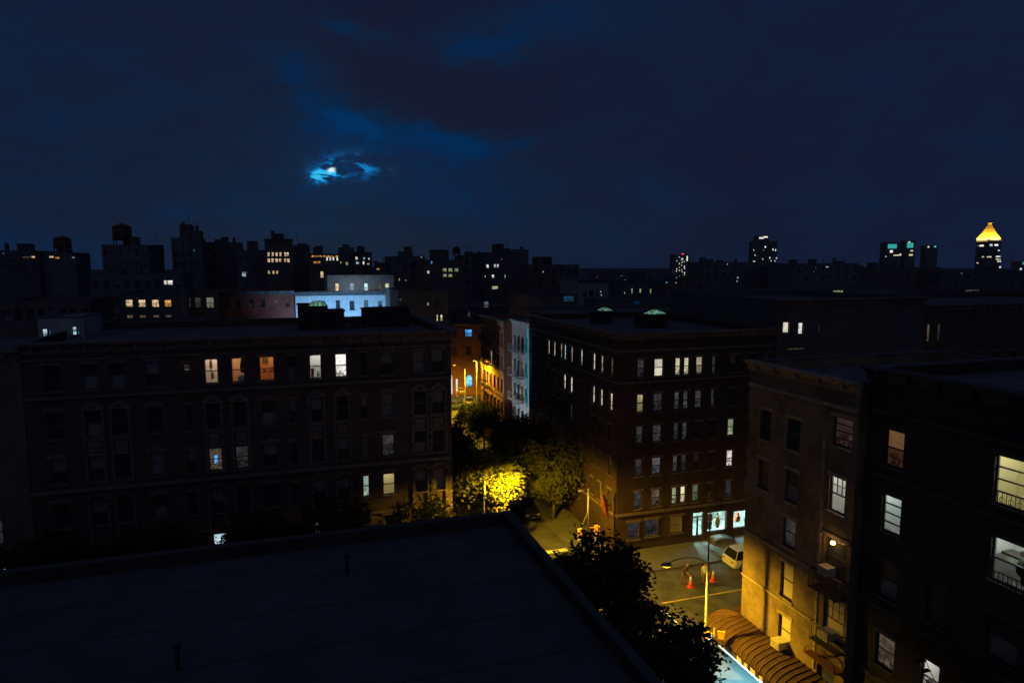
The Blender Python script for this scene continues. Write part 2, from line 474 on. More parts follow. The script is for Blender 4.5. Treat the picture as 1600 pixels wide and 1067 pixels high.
sheet('road_marking_crosswalk', KW + 0.4, KE - 0.3, 50.5, 50.72, 0.010, M_LINE)
sheet('road_marking_crosswalk', KW + 0.4, KE - 0.3, 47.2, 47.42, 0.010, M_LINE)
sheet('road_marking_crosswalk', 24.25, 24.55, 37.3, 40.4, 0.006, M_LINE)
sheet('road_marking_crosswalk', 21.5, 21.8, 37.3, 45.5, 0.010, M_LINE)
sheet('road_marking_centre_line', 24.9, 120, 41.3, 41.42, 0.006, M_LINEY)
bm = bmesh.new(); lathe(bm, [(0.40, 0.004), (0.40, 0.012), (0.34, 0.018), (0.0001, 0.018)], 20)
p = on_z(1090, 940, 0)
tag(obj('manhole_cover', bm, pmat('cast_iron', (0.12, 0.12, 0.12), 0.5, 0.5), loc=(p.x, p.y, 0)), 'round iron manhole cover set in the avenue asphalt', 'manhole cover')


# ------------------------------------------------------------------ windows
WIN_CACHE = {}


def window_meshes(w, h, style, frame_mat):
    key = (round(w, 2), round(h, 2), style, frame_mat.name)
    if key in WIN_CACHE: return WIN_CACHE[key]
    d = {}
    fr = bmesh.new(); b = 0.06; y0, y1 = 0.13, 0.21; hw = w / 2
    box(fr, -hw, -hw + b, y0, y1, 0, h); box(fr, hw - b, hw, y0, y1, 0, h)
    box(fr, -hw + b, hw - b, y0, y1, 0, b); box(fr, -hw + b, hw - b, y0, y1, h - b, h)
    panes = []
    if style == 'single':
        panes = [(b, h - b)]
    elif style == 'triple':
        for k_ in (1, 2, 3): box(fr, -hw + b, hw - b, y0 + .01, y1, h * k_ / 4 - .03, h * k_ / 4 + .03)
        panes = [(b, h - b)]
    else:
        mid = h * 0.5
        box(fr, -hw + b, hw - b, y0 + .005, y1, mid - 0.035, mid + 0.035)
        panes = [(b, mid - 0.035), (mid + 0.035, h - b)]
        if style == 'muntin':
            for k_ in (1, 2): box(fr, -hw + b + (w - 2 * b) * k_ / 3 - .015, -hw + b + (w - 2 * b) * k_ / 3 + .015, y0 + .02, y1 - .01, mid, h - b)
            box(fr, -hw + b, hw - b, y0 + .022, y1 - .012, h * 0.75 - .015, h * 0.75 + .015)
    me = bpy.data.meshes.new('window'); fr.to_mesh(me); fr.free(); me.materials.append(frame_mat); d['frame'] = me
    d['panes'] = []
    for z0, z1 in panes:
        pm = bpy.data.meshes.new('pane'); q = bx(-hw + b, hw - b, 0.165, 0.175, z0, z1); q.to_mesh(pm); q.free(); d['panes'].append(pm)
    sl = bx(-hw - .1, hw + .1, -0.09, 0.14, -0.11, 0.0); sm = bpy.data.meshes.new('sill'); sl.to_mesh(sm); sl.free(); d['sill'] = sm
    lt = bx(-hw - .14, hw + .14, -0.05, 0.10, h, h + .2); lm = bpy.data.meshes.new('lintel'); lt.to_mesh(lm); lt.free(); d['lintel'] = lm
    WIN_CACHE[key] = d; return d


PANE_CACHE = {}


def pane_mesh(me, mat):
    k_ = (me.name, mat.name)
    if k_ not in PANE_CACHE:
        c = me.copy(); c.materials.clear(); c.materials.append(mat); PANE_CACHE[k_] = c
    return PANE_CACHE[k_]


M_CURT2 = pmat('pale_curtain_behind_glass', (0.17, 0.165, 0.17), 0.5, 0, 0.3, 5.0)
glass_rng = random.Random(5)


class Building:
    FACES = {'F': 0.0, 'L': -90.0, 'R': 90.0, 'B': 180.0}

    def __init__(s, name, label, x0, x1, y0, y1, h, wall, trim=None, cat='building', group=None, parapet=0.55, z0=0.0):
        s.x0, s.x1, s.y0, s.y1, s.h, s.z0 = x0, x1, y0, y1, h, z0
        s.base = Vector(((x0 + x1) / 2, (y0 + y1) / 2, z0))
        s.e = thing(name, label, cat, s.base, 0, group)
        s.wall, s.trim = wall, trim or M_STONE
        s.open = {k_: [] for k_ in 'FLRB'}; s.par = parapet

    def frame(s, f):
        a = R(s.FACES[f])
        o = {'F': (s.x0, s.y0), 'L': (s.x0, s.y1), 'R': (s.x1, s.y0), 'B': (s.x1, s.y1)}[f]
        W = (s.x1 - s.x0) if f in 'FB' else (s.y1 - s.y0)
        return Vector((o[0], o[1], 0)), Vector((round(math.cos(a)), round(math.sin(a)), 0)), Vector((round(math.sin(a)), -round(math.cos(a)), 0)), W, a

    def u_of(s, f, P):
        o, ud, n, W, a = s.frame(f); return (Vector((P[0], P[1], 0)) - o).dot(ud)

    def at(s, f, u, z, n_=0.0):
        o, ud, n, W, a = s.frame(f)
        return o + ud * u + n * n_ + Vector((0, 0, z)) - s.base

    def part(s, name, bm, mat, f='F', u=0, z=0, n=0, parent=None):
        a = R(s.FACES[f])
        return obj(name, bm, mat, s.e, s.at(f, u, z, n), a)

    def window(s, f, u, z, w, h, pane=None, style='sash', frame=M_FRAME, sill=True, lintel=True, room=None, lower=None, cut=True):
        if cut: s.open[f].append((u - w / 2, u + w / 2, z, z + h))
        d = window_meshes(w, h, style, frame); a = R(s.FACES[f])
        wo_ = obj('window', d['frame'], None, s.e, s.at(f, u, z), a)
        for i, pm in enumerate(d['panes']):
            mt = (M_GLASS if glass_rng.random() < .74 else M_CURT2) if pane is None else pane
            if lower is not None and i == 0: mt = lower
            if room is not None: mt = clear_glass()
            obj('pane', pane_mesh(pm, mt), None, wo_)
        if sill: obj('sill', pane_mesh(d['sill'], s.trim), None, wo_)
        if lintel: obj('lintel', pane_mesh(d['lintel'], s.trim), None, wo_)
        if room is not None: make_room(wo_, w, h, *room)
        return wo_

    def finish(s, roof_mat=None, cornice=None):
        bm = bmesh.new(); uvl = bm.loops.layers.uv.new('UVMap'); cache = {}
        hh = s.h - s.z0

        def quad(pts, uvs):
            f = bm.faces.new([bm.verts.new(p) for p in pts])
            for l, q in zip(f.loops, uvs): l[uvl].uv = q
        for f in 'FLRB':
            o, ud, n, W, a = s.frame(f); o = o - Vector((s.base.x, s.base.y, 0))
            ops = [(max(0, q[0]), min(W, q[1]), q[2] - s.z0, min(q[3] - s.z0, hh - .05)) for q in s.open[f]]
            us = sorted({0.0, W} | {round(q[i], 4) for q in ops for i in (0, 1)}); zs = sorted({0.0, hh} | {round(q[i], 4) for q in ops for i in (2, 3)})
            off = s.x0 * 0.37 + s.y0 * .21 + W * ord(f)
            P = lambda u, z, d=0.0: o + ud * u - n * d + Vector((0, 0, z))
            for i in range(len(us) - 1):
                uc = (us[i] + us[i + 1]) / 2; run = None
                for j in range(len(zs) - 1):
                    zc = (zs[j] + zs[j + 1]) / 2
                    solid = not any(q[0] < uc < q[1] and q[2] < zc < q[3] for q in ops)
                    if solid and run is None: run = zs[j]
                    if run is not None and (not solid or j == len(zs) - 2):
                        top = zs[j + 1] if solid else zs[j]
                        quad([P(us[i], run), P(us[i + 1], run), P(us[i + 1], top), P(us[i], top)], [(us[i] + off, run), (us[i + 1] + off, run), (us[i + 1] + off, top), (us[i] + off, top)])
                        run = None
            D = 0.24
            for (a0, a1, b0, b1) in ops:
                quad([P(a0, b0), P(a0, b0, D), P(a0, b1, D), P(a0, b1)][::-1], [(off, b1), (off + D, b1), (off + D, b0), (off, b0)])
                quad([P(a1, b0, D), P(a1, b0), P(a1, b1), P(a1, b1, D)][::-1], [(off, b1), (off + D, b1), (off + D, b0), (off, b0)])
                quad([P(a0, b1), P(a0, b1, D), P(a1, b1, D), P(a1, b1)], [(a0, b1), (a0, b1 + D), (a1, b1 + D), (a1, b1)])
                quad([P(a0, b0, D), P(a0, b0), P(a1, b0), P(a1, b0, D)], [(a0, b0), (a0, b0 + D), (a1, b0 + D), (a1, b0)])
            # inner face of the parapet
            T = 0.3; z2 = hh - s.par
            quad([P(T, z2, T), P(T, hh, T), P(W - T, hh, T), P(W - T, z2, T)], [(T, z2), (T, hh), (W, hh), (W, z2)])
        obj('wall', bm, s.wall, s.e)
        X, Y = (s.x1 - s.x0) / 2, (s.y1 - s.y0) / 2
        obj('roof', bx(-X + .3, X - .3, -Y + .3, Y - .3, hh - s.par - .25, hh - s.par), roof_mat or M_ROOF, s.e)
        cp = bmesh.new()
        for q in ((-X - .05, X + .05, -Y - .05, -Y + .33), (-X - .05, X + .05, Y - .33, Y + .05), (-X - .05, -X + .33, -Y + .33, Y - .33), (X - .33, X + .05, -Y + .33, Y - .33)):
            box(cp, *q, hh, hh + .09)
        obj('coping', cp, M_COPING, s.e)
        for f, dz, pr in (cornice or []):
            o, ud, n, W, a = s.frame(f); c = bmesh.new()
            prism_pts = [(0, -dz), (-.12, -dz), (-.12, -dz * .55), (-pr * .55, -dz * .4), (-pr * .6, -dz * .2), (-pr, -.12), (-pr, 0), (0, 0)]
            va = [c.verts.new((-.1, y, z)) for y, z in prism_pts]; vb = [c.verts.new((W + .1, y, z)) for y, z in prism_pts]
            c.faces.new(va[::-1]); c.faces.new(vb)
            for i in range(len(va)): c.faces.new((va[i], va[(i + 1) % len(va)], vb[(i + 1) % len(va)], vb[i]))
            co_ = obj('cornice', c, s.trim, s.e, s.at(f, 0, s.h + .12, 0.003), a)
            br_ = bx(-.09, .09, -pr * .75, -.1, -dz * .8, -.14); me = bpy.data.meshes.new('bracket'); br_.to_mesh(me); br_.free(); me.materials.append(s.trim)
            nb = max(2, int(W / 1.45))
            for i in range(nb): obj('bracket', me, None, co_, ((i + .5) * W / nb, 0, 0))
        return s.e


M_PLASTER = pmat('room_plaster', (0.72, 0.70, 0.66), 0.9)


def make_room(win, w, h, col, watts, wall=None, depth=1.7):
    """the room behind one lit window: walls, floor, ceiling and its own lamp"""
    bm = bmesh.new(); hw = w / 2 + .45; z0, z1 = -.55, h + .35; y0, y1 = .26, .26 + depth
    P = lambda x, y, z: bm.verts.new((x, y, z))
    for q in ([(-hw, y1, z0), (hw, y1, z0), (hw, y1, z1), (-hw, y1, z1)], [(-hw, y0, z0), (-hw, y1, z0), (-hw, y1, z1), (-hw, y0, z1)],
              [(hw, y1, z0), (hw, y0, z0), (hw, y0, z1), (hw, y1, z1)], [(-hw, y0, z0), (hw, y0, z0), (hw, y1, z0), (-hw, y1, z0)],
              [(-hw, y1, z1), (hw, y1, z1), (hw, y0, z1), (-hw, y0, z1)],
              [(-hw, y0, z0), (-w / 2, y0, z0), (-w / 2, y0, z1), (-hw, y0, z1)], [(w / 2, y0, z0), (hw, y0, z0), (hw, y0, z1), (w / 2, y0, z1)],
              [(-w / 2, y0, z0), (w / 2, y0, z0), (w / 2, y0, 0), (-w / 2, y0, 0)], [(-w / 2, y0, h), (w / 2, y0, h), (w / 2, y0, z1), (-w / 2, y0, z1)]):
        bm.faces.new([P(*p_) for p_ in q])
    obj('lit_room', bm, wall or M_PLASTER, win)
    light('room_lamp', 'POINT', (w * .15, .26 + depth * .45, h + .2), watts, col, win, shadow_soft_size=0.12)


def simple_rail(bm, x0, x1, y, z0, z1, step=0.14, r_=0.012):
    box(bm, x0, x1, y - r_, y + r_, z1 - .03, z1); box(bm, x0, x1, y - r_, y + r_, z0, z0 + .03)
    n = max(1, int((x1 - x0) / step))
    for i in range(n + 1):
        x = x0 + (x1 - x0) * i / n; box(bm, x - r_ * .8, x + r_ * .8, y - r_ * .7, y + r_ * .7, z0 + .03, z1 - .03)


def balcony(b, f, u0, u1, z, depth=0.9, mat=M_IRON, ladder=True):
    """fire escape landing: floor bars, rails, stair to the landing below"""
    w = u1 - u0; bm = bmesh.new()
    for i in range(int(depth / .12) + 1): box(bm, 0, w, -i * .12 - .05, -i * .12 - .01, 0, .04)
    box(bm, 0, .05, -depth, 0, -.06, 0); box(bm, w - .05, w, -depth, 0, -.06, 0)
    o = b.part('fire_escape', bm, mat, f, u0, z, 0.003)
    rb = bmesh.new(); simple_rail(rb, 0, w, -depth, .04, .95)
    for x in (0.012, w - 0.012):
        box(rb, x - .012, x + .012, -depth, 0, .9, .93)
        for i in range(int(depth / .15)): box(rb, x - .008, x + .008, -i * .15 - .1, -i * .15 - .085, .04, .9)
    obj('railing', rb, mat, o)
    if ladder:
        lb = bmesh.new(); n = 9; H_ = 2.9
        for s_ in (-.22, .22): tube(lb, [(w * .25, -depth * .55 + s_, 0), (w * .85, -depth * .55 + s_, -H_)], .022, 4)
        for i in range(n):
            t_ = (i + .5) / n; x = w * (.25 + .6 * t_); box(lb, x - .1, x + .1, -depth * .55 - .2, -depth * .55 + .2, -H_ * t_ - .02, -H_ * t_ + .02)
        obj('stair', lb, mat, o)
    return o


# ------------------------------------------------------------------ long brown apartment house across the avenue
ROWS = [(16.35, 1.68), (13.2, 1.72), (10.25, 1.58), (7.25, 1.62), (4.1, 1.6)]
LB = Building('apartment_building', 'long brown brick apartment house with quoined window bays and a row of lit top-floor windows', -16.2, XW, YN, 66.0, 19.4, M_BROWN)
LCOLS = [(10.42, .92), (9.02, .92), (6.62, .9), (4.93, .48), (3.36, .82), (1.59, .82), (-.05, .48), (-1.66, .98), (-3.53, .85), (-5.23, .85), (-6.75, .46), (-8.84, .9), (-10.89, .9), (-12.45, .9), (-14.6, .9)]
BAYS = {0, 1, 4, 5, 8, 9, 12, 13}
PEACH = pmat('peach_plaster', (0.80, 0.50, 0.30), 0.9); ORNG = pmat('orange_plaster', (0.75, 0.40, 0.18), 0.9)
LROOMS = {(0, 9): ((1.0, .86, .74), 46.0, pmat('pinkish_plaster', (.80, .68, .60), .9)), (0, 8): ((1.0, .74, .50), 34.0, PEACH), (0, 7): ((1.0, .70, .42), 30.0, ORNG),
          (0, 5): ((1.0, .97, .93), 54.0, M_PLASTER), (3, 2): ((1.0, .90, .66), 40.0, pmat('cream_plaster', (.8, .72, .5), .9))}
LLIT = {(0, 4): E_WHITE, (2, 9): E_DIMW, (2, 8): E_DIM, (3, 3): emit_mat('window_pale_green', (.75, 1.0, .8), .35, .3), (4, 9): E_COOL, (4, 5): E_GREEN, (2, 2): E_DIM, (0, 10): E_DIMW}
ROOM_WINDOWS = {}
for r_, (z, h) in enumerate(ROWS):
    for c, (X, w) in enumerate(LCOLS):
        u = X - LB.x0
        room = LROOMS.get((r_, c))
        wz, wh = z, h
        if (r_, c) == (0, 10): wz, wh = z + .9, .5
        wo_ = LB.window('F', u, wz, w, wh, LLIT.get((r_, c)), lintel=(c not in BAYS or r_ == 0), room=room)
        if (r_, c) in ((2, 9),):
            obj('drapery', bx(-.1, .1, .15, .16, .45, 1.05), E_BLUE, wo_)
        if room is not None: ROOM_WINDOWS[(r_, c)] = wo_
        hw = w / 2
        if c not in BAYS and r_ in (1, 2, 3) and w > .6:     # carved head over the single windows
            q = bmesh.new(); box(q, -hw - .22, hw + .22, -.16, 0, h + .2, h + .3); box(q, -hw - .12, -hw + .1, -.12, 0, h + .02, h + .2); box(q, hw - .1, hw + .12, -.12, 0, h + .02, h + .2)
            prism(q, [(-.28, h + .3), (.28, h + .3), (0, h + .48)], -.14, 0)
            obj('window_head', q, M_STONE, LB.e, LB.at('F', u, z, .002))
# quoined strips, pediments and arches of the paired bays
for c in sorted(BAYS):
    X, w = LCOLS[c]; u = X - LB.x0; hw = w / 2 + .02
    for sd in (-1, 1):
        q = bmesh.new()
        z = 10.1; i = 0
        while z < 14.95:
            e = .20 if i % 2 else .13
            box(q, min(sd * hw, sd * (hw + e)), max(sd * hw, sd * (hw + e)), -.09, 0, z, z + .27); z += .30; i += 1
        obj('quoin_strip', q, M_STONE, LB.e, LB.at('F', u, 0, .002))
        q = bmesh.new(); z = 6.0; i = 0
        while z < 8.7:
            e = .20 if i % 2 else .13
            box(q, min(sd * hw, sd * (hw + e)), max(sd * hw, sd * (hw + e)), -.09, 0, z, z + .27); z += .30; i += 1
        obj('quoin_strip', q, M_STONE, LB.e, LB.at('F', u, 0, .002))
    q = bmesh.new(); prism(q, [(-hw - .25, 15.0), (hw + .25, 15.0), (hw + .25, 15.12), (0, 15.62), (-hw - .25, 15.12)], -.17, 0)
    pd = obj('pediment', q, M_STONE, LB.e, LB.at('F', u, 0, .003))
    q = bmesh.new(); prism(q, [(-hw * .6, 15.14), (hw * .6, 15.14), (0, 15.40)], -.20, -.172); obj('tympanum', q, M_BROWN, pd)
    q = bmesh.new(); box(q, -hw, hw, -.05, 0, 11.95, 12.12); box(q, -hw, hw, -.05, 0, 12.95, 13.08); box(q, -hw + .1, hw - .1, -.04, 0, 12.2, 12.85)
    obj('spandrel', q, M_STONE, LB.e, LB.at('F', u, 0, .002))
    arch = bmesh.new(); n = 11
    for i in range(n):
        a0, a1 = math.pi * i / n, math.pi * (i + .88) / n; ro, ri = hw + .24, hw - .02
        pts = [(math.cos(a) * r0, 8.92 + math.sin(a) * r0 * .72) for a, r0 in ((a0, ri), (a0, ro), (a1, ro), (a1, ri))]
        prism(arch, pts, -.12 if i % 2 else -.09, 0)
    obj('arch', arch, M_STONE, LB.e, LB.at('F', u, 0, .002))
for z, hgt, pr in ((15.82, .16, .16), (9.62, .22, .2), (5.9, .12, .1), (18.3, .14, .1)):
    LB.part('string_course', bx(0, LB.x1 - LB.x0, -pr, 0, 0, hgt), M_STONE, 'F', 0, z, .001)
LB.window('L', 5, 13, .9, 1.6); LB.window('R', 4, 13.2, .9, 1.6); LB.window('R', 8, 13.2, .9, 1.6); LB.window('R', 4, 10.2, .9, 1.6); LB.window('R', 8, 10.2, .9, 1.6)
LB.finish(cornice=[('F', .75, .62), ('R', .75, .62)])

# what shows inside the lit top-floor rooms
def inside(key, x, y, z):
    w = ROOM_WINDOWS[key]; return LB.base + w.location + Vector((x, y, z))
q = bmesh.new(); lathe(q, [(.03, 0), (.17, .02), (.20, .3), (.16, .7), (.10, .95), (.05, 1.05)], 10)
tag(obj('hanging_coat', q, pmat('black_cloth', (.02, .02, .022), .9), loc=inside((0, 8), .27, .75, .55)), 'black coat hanging inside the second warm lit window of the top floor', 'coat')
q = bmesh.new(); prism(q, [(-.28, 0), (.28, 0), (.2, .35), (-.05, .5), (-.28, .42)], -.2, .2)
tag(obj('armchair_back', q, M_WHITE, loc=inside((0, 8), .25, .55, -.05)), 'white chair back low in the second warm lit top-floor window', 'chair')
q = bmesh.new(); box(q, -.03, .03, -.03, .03, .4, 1.9); lathe(q, [(.09, 1.15), (.12, 1.2), (.08, 1.62), (.05, 1.7)], 10)
prism(q, [(0, .35), (.05, .9), (.16, .85), (.2, .45), (.14, .42)], -.02, .02)
tag(obj('hanging_cloth', q, pmat('tan_cloth', (.35, .17, .08), .9), loc=inside((0, 9), -.08, .7, -.2)), 'brown hanging cloth and strap inside the first lit top-floor window', 'cloth')
q = bx(-.34, .05, 0, .05, .95, 1.5)
tag(obj('picture', q, pmat('dark_green_picture', (.10, .11, .05), .8, 0, .7, 6), loc=inside((0, 7), 0, 1.85, 0)), 'dark green picture on the wall in the orange lit top-floor window', 'picture')
q = bmesh.new(); box(q, -.42, .42, 0, .3, .38, .42); box(q, .1, .14, 0, .3, -.5, .38); box(q, -.3, -.1, .05, .2, .42, .6); box(q, .2, .3, .05, .2, .42, .55)
tag(obj('wooden_shelf', q, pmat('orange_wood', (.28, .11, .04), .6), loc=inside((0, 7), 0, .9, .05)), 'wooden shelf with boxes in the orange lit top-floor window', 'shelf')
q = bmesh.new(); box(q, -.1, .1, 0, .14, .05, .4); lathe(q, [(.05, .4), (.13, .5), (.15, .62), (.04, .72)], 8)
tag(obj('potted_plant', q, pmat('terracotta', (.45, .19, .08), .8), loc=inside((0, 5), -.2, .45, 0)), 'small orange potted plant on the sill of a white lit window', 'plant')
q = bmesh.new(); box(q, -.05, .05, 0, .1, .05, .3); box(q, .08, .12, 0, .06, .05, .42); box(q, -.03, .03, 0, .06, .34, .46)
tag(obj('bottle_row', q, pmat('dark_glassware', (.05, .05, .05), .3), loc=inside((0, 5), .16, .45, 0)), 'dark bottles on the sill of a white lit window', 'bottles')

# ------------------------------------------------------------------ corner building right of the side street
CB = Building('corner_building', 'dark six-storey corner apartment house with a lit shop at its foot', XE, 41.0, YN, 72.0, 18.7, brick_mat('dusky_red_brick', (.085, .048, .04), (.07, .04, .034), (.055, .042, .038)))
CROWS = [(15.05, 1.5), (12.1, 1.52), (9.4, 1.5), (6.6, 1.46), (3.76, 1.5)]
CCOLS = [(27.6, .68), (29.27, .86), (31.1, .52), (31.95, .52), (33.2, .66), (34.65, .42), (36.6, .68), (38.6, .68), (40.1, .6)]
E_CURT = emit_mat('window_dim_curtain', (.95, .92, 1.0), .042, .5)
CL = {(0, 0): E_DIM, (0, 1): E_BLIND, (0, 2): E_CREAM, (0, 3): E_CREAM, (0, 4): emit_mat('window_dusk', (1.0, .82, .55), .28, .3), (0, 5): E_DIM,
      (1, 1): E_DIM, (1, 2): E_CURT, (1, 3): E_CURT, (1, 4): E_CURT, (1, 5): E_DIM, (2, 0): E_DIM, (2, 1): E_CURT, (2, 2): E_DIM, (2, 3): E_CURT, (2, 6): E_GREEN,
      (3, 0): E_DIM, (3, 1): emit_mat('window_curtain_grey', (.95, .92, 1.0), .085, .3), (3, 2): E_CURT, (3, 3): E_DIM, (3, 6): emit_mat('window_pinkish', (1.0, .82, .78), .75, .5),
      (4, 0): E_CURT, (4, 1): E_DIMW, (4, 2): E_GREEN, (4, 3): E_CREAM, (4, 4): emit_mat('window_dim_green', (.8, .95, .55), .10, .3), (4, 6): E_DIM}
for r_, (z, h) in enumerate(CROWS):
    for c, (X, w) in enumerate(CCOLS):
        CB.window('F', X - CB.x0, z, w, h, CL.get((r_, c)), room=((1.0, .93, .72), 34.0, pmat('cream_plaster', (.8, .72, .5), .9)) if (r_, c) == (1, 0) else None)
SCOLS = [51.35, 53.25, 54.85, 57.6, 59.92, 61.6, 62.6, 64.4, 66.0, 68.3, 70.4]
SL = {(0, 0): E_DIMW, (0, 1): emit_mat('window_dusk', (1.0, .82, .55), .28, .3), (0, 2): E_BLIND, (0, 3): emit_mat('window_mint', (.7, 1.0, .8), .55, .4), (0, 4): emit_mat('window_dusk', (1.0, .82, .55), .28, .3),
      (0, 5): E_COOL, (0, 6): emit_mat('window_dusk', (1.0, .82, .55), .28, .3), (0, 7): E_BLIND, (0, 8): E_BLIND, (1, 0): E_CREAM, (1, 1): E_CREAM, (1, 2): E_BLIND, (1, 4): E_WHITE, (1, 5): E_WHITE, (2, 4): E_DIM}
for r_, (z, h) in enumerate(CROWS):
    for c, Y in enumerate(SCOLS):
        CB.window('L', CB.y1 - Y, z, .62, h, SL.get((r_, c)))
# ground floor: barred windows, shop door, shop windows
for X, w, z, h, m in ((27.2, 1.2, 1.1, 1.5, E_DIM), (28.95, 1.35, 1.15, 1.5, E_DIM), (31.35, 1.3, 1.15, 1.5, M_SHADE)):
    CB.window('F', X - CB.x0, z, w, h, m, style='single', frame=M_FRAMEL)
    g = bmesh.new()
    for i in range(9): box(g, -w / 2 + w * i / 8 - .012, -w / 2 + w * i / 8 + .012, -.05, -.03, 0, h)
    box(g, -w / 2, w / 2, -.052, -.028, h * .5, h * .5 + .03)
    obj('window_grille', g, M_IRON, CB.e, CB.at('F', X - CB.x0, z, .004))
SHOPX0, SHOPX1 = 32.4, 39.6
CB.open['F'] += [(33.0 - CB.x0, 34.1 - CB.x0, .14, 2.75), (34.5 - CB.x0, 36.5 - CB.x0, .75, 2.6), (37.2 - CB.x0, 38.7 - CB.x0, .75, 2.4)]
sd_ = CB.part('shop_door', (lambda b: (box(b, -.55, -.47, .1, .2, 0, 2.61), box(b, .47, .55, .1, .2, 0, 2.61), box(b, -.47, .47, .1, .2, 0, .5), box(b, -.47, .47, .1, .2, 2.1, 2.2), box(b, -.47, .47, .1, .2, 2.53, 2.61), box(b, -.06, .06, .1, .2, .5, 2.1), b)[-1])(bmesh.new()), M_FRAME, 'F', 33.55 - CB.x0, .14)
for x0, x1, z0, z1 in ((-.47, -.06, .5, 2.1), (.06, .47, .5, 2.1), (-.47, .47, 2.2, 2.53)): obj('pane', bx(x0, x1, .145, .155, z0, z1), clear_glass(), sd_)
for X, w, z, h in ((35.5, 2.0, .75, 1.85), (37.95, 1.5, .75, 1.65)):
    f_ = bmesh.new(); box(f_, -w / 2, -w / 2 + .07, .1, .2, 0, h); box(f_, w / 2 - .07, w / 2, .1, .2, 0, h); box(f_, -w / 2 + .07, w / 2 - .07, .1, .2, 0, .07); box(f_, -w / 2 + .07, w / 2 - .07, .1, .2, h - .07, h)
    so = CB.part('shop_window', f_, M_FRAME, 'F', X - CB.x0, z)
    obj('pane', bx(-w / 2 + .07, w / 2 - .07, .145, .155, .07, h - .07), clear_glass(), so)
# the shop room behind them
rm = bmesh.new(); P = lambda *p_: rm.verts.new(p_)
X0, X1, Y0, Y1, Z0, Z1 = SHOPX0, SHOPX1, YN + .26, YN + 4.2, .14, 3.1
for qd in ([(X0, Y1, Z0), (X1, Y1, Z0), (X1, Y1, Z1), (X0, Y1, Z1)], [(X0, Y0, Z0), (X0, Y1, Z0), (X0, Y1, Z1), (X0, Y0, Z1)], [(X1, Y1, Z0), (X1, Y0, Z0), (X1, Y0, Z1), (X1, Y1, Z1)], [(X0, Y0, Z0), (X1, Y0, Z0), (X1, Y1, Z0), (X0, Y1, Z0)], [(X0, Y1, Z1), (X1, Y1, Z1), (X1, Y0, Z1), (X0, Y0, Z1)]):
    rm.faces.new([P(*(Vector(p_) - CB.base)) for p_ in qd])
obj('shop_room', rm, pmat('shop_walls', (.42, .44, .43), .8, 0, .5, 1.4), CB.e)
light('shop_lamp', 'POINT', (33.6, 51.6, 2.75), 1200, (.50, 1.0, .92), None, shadow_soft_size=.10)
light('shop_lamp', 'POINT', (37.7, 51.2, 2.7), 620, (.80, 1.0, 1.0), None, shadow_soft_size=.12)
q = bmesh.new(); box(q, -.4, .4, -.25, .25, 0, .7); box(q, -.3, -.05, -.1, .1, .7, 1.1); box(q, .1, .3, -.1, .1, .7, 1.3)
tag(obj('display_stand', q, pmat('display_dark', (.05, .09, .09), .6), loc=(35.0, 50.9, .75)), 'dark display stand with goods in the lit shop window', 'display stand')
q = bmesh.new(); lathe(q, [(.12, 0), (.2, .3), (.26, .7), (.16, 1.0), (.05, 1.05), (.10, 1.12), (.11, 1.28), (.04, 1.36)], 12)
tag(obj('mannequin', q, pmat('tan_dress', (.5, .36, .2), .8), loc=(36.1, 50.8, .75)), 'tan clothed bust standing in the lit shop window', 'mannequin')
q = bmesh.new(); box(q, -.2, .2, -.15, .15, 0, .5); box(q, -.1, .12, -.1, .1, .5, .8)
tag(obj('goods_box', q, pmat('red_goods', (.6, .12, .05), .6), loc=(38.2, 50.8, 1.1)), 'red goods in the shop window nearest the white car', 'box')
CB.part('cellar_hatch', (lambda b: (prism(b, [(-.9, 0), (.9, 0), (.9, .3), (0, .42), (-.9, .3)], -1.1, 0), b)[-1])(bmesh.new()), M_STEEL, 'F', 35.5 - CB.x0, .13, .003)
for z, hgt in ((3.25, .22), (14.6, .12), (17.2, .18)):
    CB.part('string_course', bx(0, 15.5, -.12, 0, 0, hgt), M_STONE, 'F', 0, z, .002); CB.part('string_course', bx(0, 22.0, -.12, 0, 0, hgt), M_STONE, 'L', 0, z, .002)
CB.finish(cornice=[('F', .6, .5), ('L', .6, .5)])
q = bmesh.new(); tube(q, [(0, 0, 0), (-.9, -.15, 1.5)], .025, 6)
fl = thing('banner', 'orange banner hanging from the side wall beside the signal pole', 'banner', (25.35, 50.9, 4.0)); obj('pole', q, M_STEEL, fl)
q = bmesh.new(); g_ = [[q.verts.new((-.1 - i * .16, -.02 - i * .03 + .05 * math.sin(j + i), .15 + i * .25 - j * .35)) for j in range(5)] for i in range(6)]
for i in range(5):
    for j in range(4): q.faces.new((g_[i][j], g_[i + 1][j], g_[i + 1][j + 1], g_[i][j + 1]))
bmesh.ops.solidify(q, geom=q.faces[:], thickness=.02)
obj('cloth', q, pmat('orange_cloth', (.65, .20, .04), .9, 0, .3, 3), fl)
# glowing cyan strip added in place of light caught by the far corner edge
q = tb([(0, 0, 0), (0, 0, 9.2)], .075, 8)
tag(obj('lit_edge_glow', q, glow_mat('cyan_edge_glow', (.0, .40, .58), .62), loc=(25.36, 72.14, 8.2)), 'thin vertical cyan glow strip added for a lit edge at the far corner of the corner building', 'glow strip')

